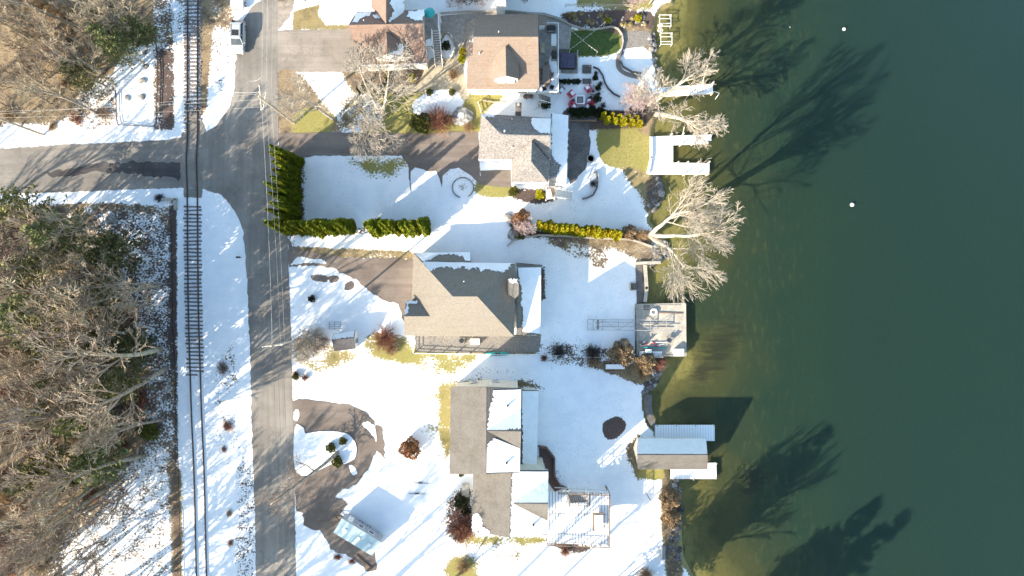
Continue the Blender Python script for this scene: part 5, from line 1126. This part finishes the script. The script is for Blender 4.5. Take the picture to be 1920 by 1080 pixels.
fence([(322, 395), (325, 520), (326, 620), (330, 700), (332, 790)], .5, 'black', 'low black silt fence along the edge of the south woods', 3, (.6,), .05)
fence([(333, 790), (336, 870), (338, 960), (341, 1100)], .5, 'black', 'low black silt fence beside the ditch at the bottom', 3, (.6,), .05)
fence([(897, 195), (902, 211)], 1.1, 'white', 'short white fence panel at the corner of the grey house', 1.2, (.3, .6, .95))
t = thing('timber_planter', 'weathered timber planter box beside the dark hedge', 'planter', G(1092, 222)); part('box', MB().box(G(1092, 222, .3), (4.1, 1.0, .6)), M['brownwood'], t); part('soil', MB().box(G(1092, 222, .615), (3.8, .7, .04)), M['darkrock'], t)
t = thing('culvert', 'concrete culvert headwall where the ditch meets the side road', 'culvert', G(322, 376)); part('headwall', MB().box(G(320, 374, .2), (2.2, .3, .8)).box(G(331, 384, .2), (.3, 1.6, .8)), M['concrete'], t); part('pipe', MB().tube([G(320, 376, .1), G(320, 382, .1)], .35, 12), M['steel'], t)
# ------------------------------------------------------------------ rocks
def rock_mesh(seed):
    bm = bmesh.new(); bmesh.ops.create_icosphere(bm, subdivisions=2, radius=1); r = random.Random(seed)
    cuts = [(Vector((r.gauss(0, 1), r.gauss(0, 1), r.gauss(0, .7))).normalized(), r.uniform(.62, .9)) for _ in range(9)]
    for v in bm.verts:
        for n, d in cuts:
            e = v.co.dot(n) - d
            if e > 0: v.co -= n * e * .85
        v.co *= 1 + r.uniform(-.05, .05)
        v.co.z = v.co.z * .75 + .35
    m = bpy.data.meshes.new('boulder'); bm.to_mesh(m); bm.free(); return m
RK = [rock_mesh(200 + i) for i in range(5)]; RD = [m.copy() for m in RK]
for m in RK: m.materials.append(M['rock'])
for m in RD: m.materials.append(M['darkrock'])
def rock(px, py, s, label, group=None, dark=False, z=None, flat=.7):
    p = G(px, py)
    if z is not None: p.z = z
    return solo('boulder', (RD if dark else RK)[R.randrange(5)], None, label, 'boulder', group, loc=p, rz=R.uniform(0, 6.28), scale=(s * R.uniform(.8, 1.2), s * R.uniform(.8, 1.2), s * flat))
for x, y, s, lab in ((272, 98, .42, 'northernmost boulder on the snowy lot'), (274, 124, .42, 'second boulder from the top on the snowy lot'), (267, 153, .62, 'largest boulder on the snowy lot'), (238, 185, .52, 'boulder at the southwest of the snowy lot'), (266, 182, .5, 'boulder at the southeast of the snowy lot'), (208, 412, .95, 'big half snowy rock at the edge of the south woods'), (222, 518, .9, 'dark rock at the edge of the south woods'), (315, 728, .5, 'grey rock by the black silt fence'),
                     (868, 218, 1.45, 'pale snow capped boulder on the lawn west of the grey house'), (962, 440, .95, 'flat brown rock at the end of the white wall'), (952, 408, .7, 'long grey log like rock in the snow'), (1144, 40, .5, 'stone in the dark planting bed')):
    rock(x, y, s, lab, flat=.55)
solo('snow_cap', LB['box'][0].copy() if False else RK[1].copy(), None, 'lump of snow on the pale lawn boulder', 'snow', loc=G(867, 220, .6), scale=(.8, .6, .2)).data.materials.clear()
bpy.data.objects['snow_cap'].data.materials.append(M['snow'])
def pile(poly, n, s0, s1, label, group, dark=.5, z=None):
    for x, y in scatter(poly, n, 3.2, hash(label) % 1000 if False else n):
        p = G(x, y); rock(x, y, R.uniform(s0, s1), label, group, R.random() < dark, z if z is None else z + R.uniform(-.2, .25))
pile([(1226, 328), (1238, 332), (1242, 372), (1228, 394), (1214, 388), (1216, 360)], 46, .25, .6, 'rock in the dark shore heap below the U shaped dock', 'rocks below the U dock', .75, -3.4)
pile([(1226, 452), (1250, 452), (1256, 476), (1240, 492), (1216, 492)], 46, .25, .6, 'rock in the pale heap at the foot of the big shore tree', 'rocks at the big shore tree', .3, -3.4)
pile([(1216, 692), (1240, 688), (1232, 716), (1216, 740), (1206, 738)], 36, .25, .55, 'rock on the bank south of the pier', 'rocks south of the pier', .7, -3.4)
pile([(1244, 896), (1272, 900), (1278, 950), (1274, 1000), (1278, 1050), (1262, 1070), (1250, 1030), (1262, 980), (1262, 920)], 70, .25, .65, 'rock on the bank below the boathouse', 'rocks below the boathouse', .65, -3.4)
pile([(1216, 60), (1230, 60), (1236, 130), (1222, 140)], 30, .25, .5, 'rock on the bank by the water frames', 'rocks by the water frames', .5, -3.4)
pile([(1080, 28), (1210, 30), (1212, 52), (1090, 48)], 22, .15, .3, 'pale stone in the dark planting bed', 'stones in the planting bed', .1)
pile([(1240, 490), (1330, 520), (1330, 690), (1270, 720), (1300, 600)], 0, .2, .4, '', None)
# ------------------------------------------------------------------ docks and lake furniture
t = dock('dock', 'single straight snowy dock between the two shore trees', [(1224, 165), (1336, 157), (1337, 175), (1224, 183)], posts=((1262, 162), (1316, 158), (1336, 156), (1335, 176), (1290, 179)), ph=.8)
part('pole', MB().tube([P(1316, 158, -2.9), P(1327, 122, 1.6)], .05, 6), M['rail_white'], t); part('ladder', MB().bar(P(1338, 171, -2.6), P(1349, 175, -2.3), .07).bar(P(1349, 175, -2.3), P(1341, 186, -2.9), .07), M['rail_white'], t)
t = dock('dock', 'U shaped snowy dock with a boat slip', [(1218, 256), (1334, 252), (1334, 263), (1328, 264), (1328, 269), (1262, 272), (1262, 305), (1330, 306), (1330, 327), (1216, 327), (1218, 300), (1222, 296)],
         posts=((1258, 253), (1280, 252), (1302, 251), (1324, 250), (1276, 272), (1298, 271), (1322, 269), (1270, 305), (1288, 305), (1308, 305), (1328, 305), (1282, 328), (1306, 328), (1326, 328)), ph=.9)
part('pole', MB().tube([P(1280, 252, -2.9), P(1283, 238, -.6)], .05, 6).tube([P(1322, 250, -2.9), P(1323, 236, -.6)], .05, 6), M['rail_white'], t)
wall_line('dock_wall', [(1220, 258), (1220, 296), (1214, 326)], .5, .3, 'white', 'white plank barrier along the land side of the U shaped dock')
for i, (y0, lab) in enumerate(((28, 'white pipe boat lift frame in the water, northern one'), (62, 'white pipe boat lift frame in the water, southern one'))):
    t = thing('boat_lift', lab, 'boat lift', P(1248, y0 + 10, WZ)); z = -2.7; fr = MB(); b = i * 2
    for y in (y0, y0 + 7, y0 + 16, y0 + 21): fr.bar(P(1237 + b, y, z), P(1258 + b, y, z), .08)
    for x in (1237 + b, 1258 + b): fr.bar(P(x, y0, z - .01), P(x, y0 + 21, z - .01), .08)
    part('frame', fr, M['alu'], t)
    for x in (1237 + b, 1258 + b):
        for y in (y0, y0 + 21): part('leg', MB().cyl(P(x, y, z) - Vector((0, 0, 1.8)), .05, 2.0, 6), M['alu'], t)
    wy = y0 + (20 if i == 0 else -5); part('wheel', MB().tube([P(1238 + 5 * math.cos(a), wy + 3.2 * math.sin(a), z + .3) for a in [k * math.pi / 8 for k in range(17)]], .04, 5).bar(P(1233, wy, z + .3), P(1243, wy, z + .3), .05).bar(P(1238, wy - 3, z + .3), P(1238, wy + 3, z + .3), .05), M['alu'], t)
# concrete pier with its clutter
zP = -2.6
t = thing('pier', 'square concrete pier carrying a metal truss and boat gear', 'pier', P(1240, 620, WZ)); pr = [(1194, 571), (1285, 569), (1286, 667), (1195, 667)]
part('slab', MB().slab([P(*p, zP) for p in [(1194, 571), (1207, 571), (1207, 581), (1218, 581), (1218, 570), (1285, 569), (1286, 667), (1195, 667)]], 2.2), M['concrete'], t)
part('step', MB().box(P(1212.5, 574, zP - .25), (.75, .25, .4)).box(P(1212.5, 578, zP - .12), (.75, .28, .4)), M['greywood'], t); eb_ = MB()
for a, b in zip(pr, pr[1:] + pr[:1]): eb_.bar(P(*a, zP + .06), P(*b, zP + .06), .18, .13)
part('kerb', eb_, M['concrete'], t)
t = thing('gangway', 'long aluminium truss gangway reaching from the pier onto the snow', 'gangway', P(1180, 608, -2)); z = -1.75; g0, g1 = MB(), MB()
for dy, zz in ((599, z), (618.5, z), (603.5, z - .75), (612, z - .75)): g0.bar(P(1102, dy, zz), P(1262, dy + 1.5, zz), .09)
xs_ = [1102, 1112, 1130, 1160, 1190, 1220, 1250]
for i, x in enumerate(xs_): g1.bar(P(x, 599, z + .02), P(x, 619, z + .02), .08); g1.bar(P(x, 599, z), P(x, 603, z - .75), .06); g1.bar(P(x, 619, z), P(x, 612, z - .75), .06)
for i, (a, b) in enumerate(zip(xs_[1:-1], xs_[2:])): g1.bar(P(a, 599 if i % 2 else 619, z + .03), P(b, 619 if i % 2 else 599, z + .03), .06)
g1.bar(P(1112, 599, z + .03), P(1130, 619, z + .03), .06)
part('chord', g0, M['steel'], t); part('brace', g1, M['steel'], t)
for x in (1120, 1230): part('stand', MB().box(P(x, 608, (z - .8 + (gz(P(x, 608).x) if x < 1190 else zP)) / 2), (.5, 1.5, abs(z - .75 - (gz(P(x, 608).x) if x < 1190 else zP)))), M['greywood'], t)
t = thing('life_ring_reel', 'white ring lying on the concrete pier', 'ring', P(1226, 585, zP)); part('ring', MB().tube([P(1226, 585, zP + .3) + Vector((.42 * math.cos(a), .42 * math.sin(a), 0)) for a in [k * math.pi / 8 for k in range(17)]], .16, 8), M['rail_white'], t); part('hub', MB().cyl(P(1226, 585, zP), .2, .35, 10), M['grey'], t)
for i, (x0, y0, x1, y1, mt, lab) in enumerate(((1206, 651, 1250, 653, 'teal', 'teal pole lying on the pier'), (1220, 642, 1250, 642, 'alu', 'pale pole lying on the pier'), (1230, 648, 1246, 645, 'alu', 'short pale tube on the pier beside the teal pole'), (1236, 586, 1280, 588, 'brownwood', 'dark timber lying along the north of the pier'), (1228, 571.5, 1275, 572, 'greywood', 'long plank at the north edge of the pier'))):
    solo('pole', MB().bar(P(x0, y0, zP + .12), P(x1, y1, zP + .12), .14, .12), M[mt], lab, 'pole')
for x, y, s, lab in ((1211, 645, .2, 'red float on the pier, leftmost'), (1225, 643, .2, 'red float on the pier, middle'), (1230, 649, .22, 'red float on the pier, next to the teal pole')):
    t = thing('float', lab, 'float', P(x, y, zP)); part('body', MB().lathe((0, 0, 0), [(.06, 0), (s * .8, .08), (s, .2), (s * .7, .34), (.05, .42)], 12), M['red'], t, False); part('cap', MB().cyl((0, 0, .4), .05, .1, 8), M['black'], t, False)
for x, y, r, lab in ((1203, 643, .25, 'dark folding chair at the west side of the pier'), (1252, 637, -.4, 'grey folding chair in the middle of the pier')): chair(P(x, y, zP), r, 'grey', lab, sc_=1.35)
t = thing('storage_box', 'white storage box at the pier corner', 'box', P(1271, 660, zP)); part('body', MB().box((0, 0, .4), (1.35, 1.0, .8)), M['rail_white'], t, False); part('lid', MB().box((0, 0, .84), (1.42, 1.06, .07)), M['white'], t, False)
t = thing('bench', 'white slatted bench along the south edge of the pier', 'bench', P(1219, 663, zP)); part('seat', MB().box((0, .2, .42), (3.4, .35, .06)).box((0, -.2, .42), (3.4, .3, .06)), M['white'], t, False); part('backrest', MB().box((0, -.45, .7), (3.5, .08, .35)), M['white'], t, False)
for a in (-1, 0, 1): part('leg', MB().box((a * 1.5, 0, .2), (.1, .7, .39)), M['white'], t, False)
t = thing('cooler', 'pale blue cooler on the white pier bench', 'cooler', P(1215, 658, zP + .45)); part('body', MB().box((0, 0, .2), (.85, .5, .4)), M['bluegrey'], t, False); part('lid', MB().box((0, 0, .43), (.9, .54, .07)), M['rail_white'], t, False)
sp_ = drape('seawall_path', [(1191, 497), (1203, 497), (1207, 535), (1207, 571), (1194, 571)], M['pavers'], .06)
t = thing('step_box', 'brown framed step box at the seawall path', 'step', G(1187, 537)); part('frame', MB().box(G(1181, 537, .3), (.12, 1.1, .5)).box(G(1187, 544, .3), (.9, .12, .5)), M['polewood'], t); part('tread', MB().box(G(1188, 537, .2), (.8, .95, .3)), M['pavers'], t)
t = thing('picnic_table', 'snow topped bench table behind the bushes at the south fence', 'table', G(1152, 687)); part('tabletop', MB().box((0, 0, .7), (3.0, .8, .06)), M['brownwood'], t, False); part('snow', MB().box((0, .05, .78), (2.8, .7, .09)), M['snow'], t, False)
for a in (-1, 1): part('leg', MB().box((a * 1.2, 0, .33), (.1, .7, .66)), M['brownwood'], t, False); part('bench_seat', MB().box((0, a * .75, .42), (3.0, .28, .05)), M['brownwood'], t, False)
t = thing('bench', 'wooden bench above the shore rocks near the bottom edge', 'bench', G(1243, 1035), rz=math.pi / 2); part('seat', MB().box((0, 0, .42), (2.0, .55, .07)), M['bluegrey'], t, False); part('backrest', MB().box((0, .3, .7), (2.0, .08, .5)), M['polewood'], t, False)
for a in (-1, 1): part('leg', MB().box((a * .85, 0, .2), (.1, .5, .39)), M['polewood'], t, False)
for x, y, s, lab in ((1582, 55, .25, 'oval white mooring buoy, northern one'), (1597, 384, .31, 'round white mooring buoy, southern one'), (1481, 51, .07, 'tiny pale float in the northern part of the lake')):
    t = thing('buoy', lab, 'buoy', P(x, y, WZ)); part('ball', MB().lathe((0, 0, -s * .5), [(.02, 0), (s * .8, s * .3), (s, s * .9), (s * .8, s * 1.5), (.04, s * 1.8)], 14), M['rail_white'], t, False, smooth=True); part('ring', MB().cyl((0, 0, s * 1.28), s * .12, s * .25, 8), M['steel'], t, False)
# ------------------------------------------------------------------ patio by the fire pit
def lounge(x, y, rz, mat, lab):
    t = thing('lounge_chair', lab, 'chair', G(x, y), rz, None, 1.15); sl = MB()
    for k in range(5): sl.box((0, .32 - .14 * k, .40 - .03 * k), (.56, .12, .03))
    part('seat', sl, M[mat], t, False); b = MB()
    for k in range(5): b.bar((-.24 + .12 * k, -.34, .26), (-.30 + .15 * k, -.66, 1.0 + .06 * (2 - abs(k - 2))), .1, .03)
    part('backrest', b, M[mat], t, False)
    for a in (-1, 1): part('armrest', MB().box((a * .36, -.02, .58), (.14, .85, .035)), M[mat], t, False); part('leg', MB().box((a * .34, .33, .28), (.05, .12, .56)).bar((a * .3, -.55, .02), (a * .3, .3, .34), .05, .1), M[mat], t, False)
    part('snow', MB().box((0, .16, .45), (.5, .42, .08)), M['snow'], t, False)
for a in ((1071, 178, -.9, 'red', 'red lounge chair west of the fire pit'), (1102, 168, -2.6 + math.pi * 1.0, 'red', 'red lounge chair north of the fire pit'), (1074, 200, -2.2 + math.pi * .0, 'red', 'red lounge chair southwest of the fire pit, by the hedge'), (1103, 200, 2.2, 'red', 'red lounge chair southeast of the fire pit, by the hedge'), (1051, 169, -2.4, 'grey', 'grey lounge chair beside the deck corner'), (1106, 191, 1.5, 'black', 'black lounge chair east of the fire pit')): lounge(*a)
t = thing('fire_pit_table', 'square white fire pit table with a dark centre on the snowy patio', 'fire pit', G(1087, 189)); fb = MB()
for a, b, sx, sy in ((0, .55, 1.35, .28), (0, -.55, 1.35, .28), (.55, 0, .28, .82), (-.55, 0, .28, .82)): fb.box((a, b, .58), (sx, sy, .08))
part('tabletop', fb, M['rail_white'], t, False); part('base', MB().box((0, 0, .26), (1.2, 1.2, .52)), M['plum'], t, False); part('burner', MB().box((0, 0, .56), (.78, .78, .06)), M['grey'], t, False); part('rim', MB().box((0, .43, .62), (.9, .06, .05)).box((0, -.43, .62), (.9, .06, .05)).box((.43, 0, .62), (.06, .8, .05)).box((-.43, 0, .62), (.06, .8, .05)), M['black'], t, False)
def rtable(x, y, r, mat, lab, h=.45):
    t = thing('side_table', lab, 'table', G(x, y)); part('tabletop', MB().cyl((0, 0, h - .04), r, .05, 14), M[mat], t, False); part('leg', MB().cyl((0, 0, 0), .05, h - .04, 8), M[mat], t, False)
rtable(1074, 190, .26, 'black', 'small round black table west of the fire pit'); rtable(1107, 184, .24, 'black', 'small round black table northeast of the fire pit'); rtable(1020, 146, .01, 'black', 'candle on the long deck table', .8)
t = thing('patio_heater', 'square grey heater base at the patio edge', 'heater', G(1111, 174)); part('base', MB().box((0, 0, .35), (.75, .75, .7)), M['bluegrey'], t, False); part('burner', MB().cyl((0, 0, .7), .18, .4, 10), M['black'], t, False)
for i, (x, y, sx, sy) in enumerate(((1100, 131, 1.35, 1.2), (1100, 153, 1.3, .75))):
    t = thing('stone_steps', ('flight of broad grey stone steps above the patio', 'single broad grey stone step at the patio edge')[i], 'steps', G(x, y))
    for k in range(3 if i == 0 else 1): part('tread', MB().box((0, sy / 2 - (k + .5) * sy / (3 if i == 0 else 1), .42 - .13 * k - (.25 if i else 0)), (sx, sy / (3 if i == 0 else 1) - .02, .2)), M['pavers'], t, False)
wall_line('garden_wall', [(1113, 160), (1112, 205)], .4, .2, 'concrete', 'straight pale wall at the east edge of the patio')
t = thing('hot_tub', 'square hot tub with a plum coloured cover on a timber platform', 'hot tub', G(1063, 117)); part('shell', MB().prism([(-1.1, -1.15), (1.1, -1.15), (1.15, -1.1), (1.15, 1.1), (1.1, 1.15), (-1.1, 1.15), (-1.15, 1.1), (-1.15, -1.1)], 0, .85), M['black'], t, False)
part('cover', MB().box((-.54, 0, .9), (1.06, 2.2, .12)).box((.54, 0, .9), (1.06, 2.2, .12)), M['plum'], t, False); part('platform', MB().box((.1, -.15, .1), (3.0, 3.0, .22)).box((1.5, .1, .45), (.18, 2.9, .9)), M['greywood'], t, False)
def lights(a, b, label):
    p, q = G(*a, 2.6), G(*b, 2.6); t = thing('string_light', label, 'string light', p.lerp(q, .5)); pts = [p.lerp(q, i / 10) - Vector((0, 0, 1.2 * (i / 10) * (1 - i / 10))) for i in range(11)]; part('cable', MB().tube(pts, .022, 4), M['wire'], t)
    for i in range(1, 10, 1): part('bulb', MB().lathe(pts[i] - Vector((0, 0, .16)), [(.03, 0), (.065, .06), (.03, .14)], 6), M['lamp'], t)
    for e in (p, q): part('pole', MB().cyl(e - Vector((0, 0, 2.6)), .04, 2.7, 6), M['polewood'], t)
lights((1066, 66), (1116, 108), 'string of bulbs running from the platform corner across the dark lawn'); lights((1130, 54), (1066, 104), 'string of bulbs crossing the other over the dark lawn')
# ------------------------------------------------------------------ small yard things
t = thing('air_conditioner', 'round topped grey air conditioner on the gravel patio', 'air conditioner', G(866, 638)); part('housing', MB().box((0, 0, .38), (.85, .85, .76)), M['grey'], t, False); part('fan', MB().cyl((0, 0, .76), .34, .04, 16), M['black'], t, False)
t = thing('utility_box', 'white utility box on the gravel patio', 'box', G(891, 640)); part('body', MB().box((0, 0, .4), (1.3, .8, .8)), M['rail_white'], t, False); part('lid', MB().box((0, 0, .83), (1.36, .86, .06)), M['white'], t, False)
t = thing('kayak', 'teal kayak lying along the patio fence', 'kayak', G(933, 663)); part('hull', MB().tube([(-1.9, 0, .22), (-1.2, 0, .2), (0, 0, .2), (1.2, 0, .2), (1.9, 0, .22)], [.04, .22, .3, .22, .04], 10), M['teal'], t, False); part('seat', MB().box((0, 0, .46), (.7, .36, .08)), M['black'], t, False)
t = thing('trellis', 'thin dark trellis lying on the snowy front yard', 'trellis', G(628, 610)); tb = MB()
for k in range(4): tb.bar((-.9, -.5 + k * .33, .06), (.9, -.5 + k * .33, .06), .03)
for k in range(3): tb.bar((-.8 + k * .8, -.55, .08), (-.8 + k * .8, .55, .08), .03)
part('frame', tb, M['darkwire'], t, False)
t = thing('mailbox', 'mailbox on a post at the roadside by the snowy verge', 'mailbox', G(452, 483)); part('post', MB().box((0, 0, .5), (.1, .1, 1.)), M['brownwood'], t, False); part('box', MB().tube([(-.28, 0, 1.1), (.28, 0, 1.1)], .14, 10), M['black'], t, False)
for i, (x, y) in enumerate(((788, 905), (782, 925))): solo('garden_stake', MB().bar(G(x - 16, y, .1), G(x + 16, y + 1, .1), .06, .05).bar(G(x - 4, y, .12), G(x + 4, y, .12), .2, .06), M['darkwire'], ('thin dark pipe in the snow, upper of two', 'thin dark pipe in the snow, lower of two')[i], 'pipe')
t = thing('fountain_urn', 'round stone fire ring on the grey paved terrace', 'fire ring', G(1107, 298)); part('ring', MB().lathe((0, 0, 0), [(.6, 0), (.62, .4), (.42, .4), (.40, .1)], 18), M['concrete'], t, False); part('bowl', MB().cyl((0, 0, .05), .38, .12, 16), M['black'], t, False)
t = thing('terrace_bench', 'grey block bench at the end of the curved wall', 'bench', G(1115, 332)); part('seat', MB().box((0, 0, .45), (1.1, 1.0, .12)), M['bluegrey'], t, False); part('base', MB().box((0, 0, .2), (.9, .8, .4)), M['pavers'], t, False)
t = thing('young_tree', 'bare young tree in the ring of edging stones', 'tree', G(868, 352)); a_, b_ = bare_tree(300, h=2.6, r=.05, clear=.2, lv=2, kids=(9, 5, 3), tmin=.014); part('trunk', a_, M['bark_f'], t, False); part('crown', b_, M['twig_dark'], t, False)
t = thing('bird_bath', 'pale bird bath in the round rust bush', 'bird bath', G(771, 838)); part('bowl', MB().lathe((0, 0, 1.55), [(.1, 0), (.3, .12), (.32, .2), (.2, .14)], 14), M['rail_white'], t, False); part('pedestal', MB().lathe((0, 0, 0), [(.22, 0), (.1, .2), (.08, 1.5), (.16, 1.57)], 10), M['rail_white'], t, False)
t = thing('lamp_post', 'garden lamp post on the snowy bank near the boathouse', 'lamp post', G(1212, 926)); part('pole', MB().cyl((0, 0, 0), .05, 3.6, 8), M['black'], t, False); part('lantern', MB().lathe((0, 0, 3.6), [(.06, 0), (.16, .08), (.18, .4), (.05, .55)], 8), M['lamp'], t, False)
solo('timber_edging', MB().bar(G(696, 1064, .12), G(668, 1040, .12), .12, .2), M['brownwood'], 'broken dark timber edging below the camper', 'edging')
for i, (x, y) in enumerate(((634, 1044), (660, 1052))): solo('rubbish_heap', TW['twig_red'][i], None, ('brown brush heap beside the camper, left', 'brown brush heap beside the camper, right')[i], 'brush', loc=G(x, y), scale=(.8, .5, .35))
# ------------------------------------------------------------------ camera, light
cam = bpy.data.cameras.new('camera'); cam.sensor_width = 36; cam.lens = 24; cam.clip_end = 6000; cam.clip_start = 1
co = bpy.data.objects.new('camera', cam); COL.objects.link(co); co.location = (0, 0, H); sc.camera = co
sun = bpy.data.lights.new('sun', 'SUN'); sun.energy = 4.6; sun.angle = math.radians(.45); sun.color = (1, .86, .67)
so = bpy.data.objects.new('sun', sun); COL.objects.link(so)
d = Vector((math.cos(SUN_AZ) * math.cos(SUN_EL), math.sin(SUN_AZ) * math.cos(SUN_EL), -math.sin(SUN_EL)))
so.rotation_euler = d.to_track_quat('-Z', 'Y').to_euler()
w = bpy.data.worlds.new('World'); sc.world = w; w.use_nodes = True
nt = w.node_tree; sky = nt.nodes.new('ShaderNodeTexSky'); sky.sky_type = 'NISHITA'; sky.sun_disc = False; sky.ozone_density = 1.0; sky.dust_density = 1.2
sky.sun_elevation = SUN_EL; sky.sun_rotation = math.atan2(-d.x, -d.y)
bg = nt.nodes['Background']; bg.inputs[1].default_value = .138; mx = nt.nodes.new('ShaderNodeMix'); mx.data_type = 'RGBA'; mx.blend_type = 'MULTIPLY'; mx.inputs[0].default_value = 1; mx.inputs[7].default_value = (.98, 1.06, .98, 1); nt.links.new(sky.outputs[0], mx.inputs[6]); nt.links.new(mx.outputs[2], bg.inputs[0])
sc.view_settings.view_transform = 'Standard'; sc.view_settings.look = 'None'; sc.view_settings.exposure = 1.52
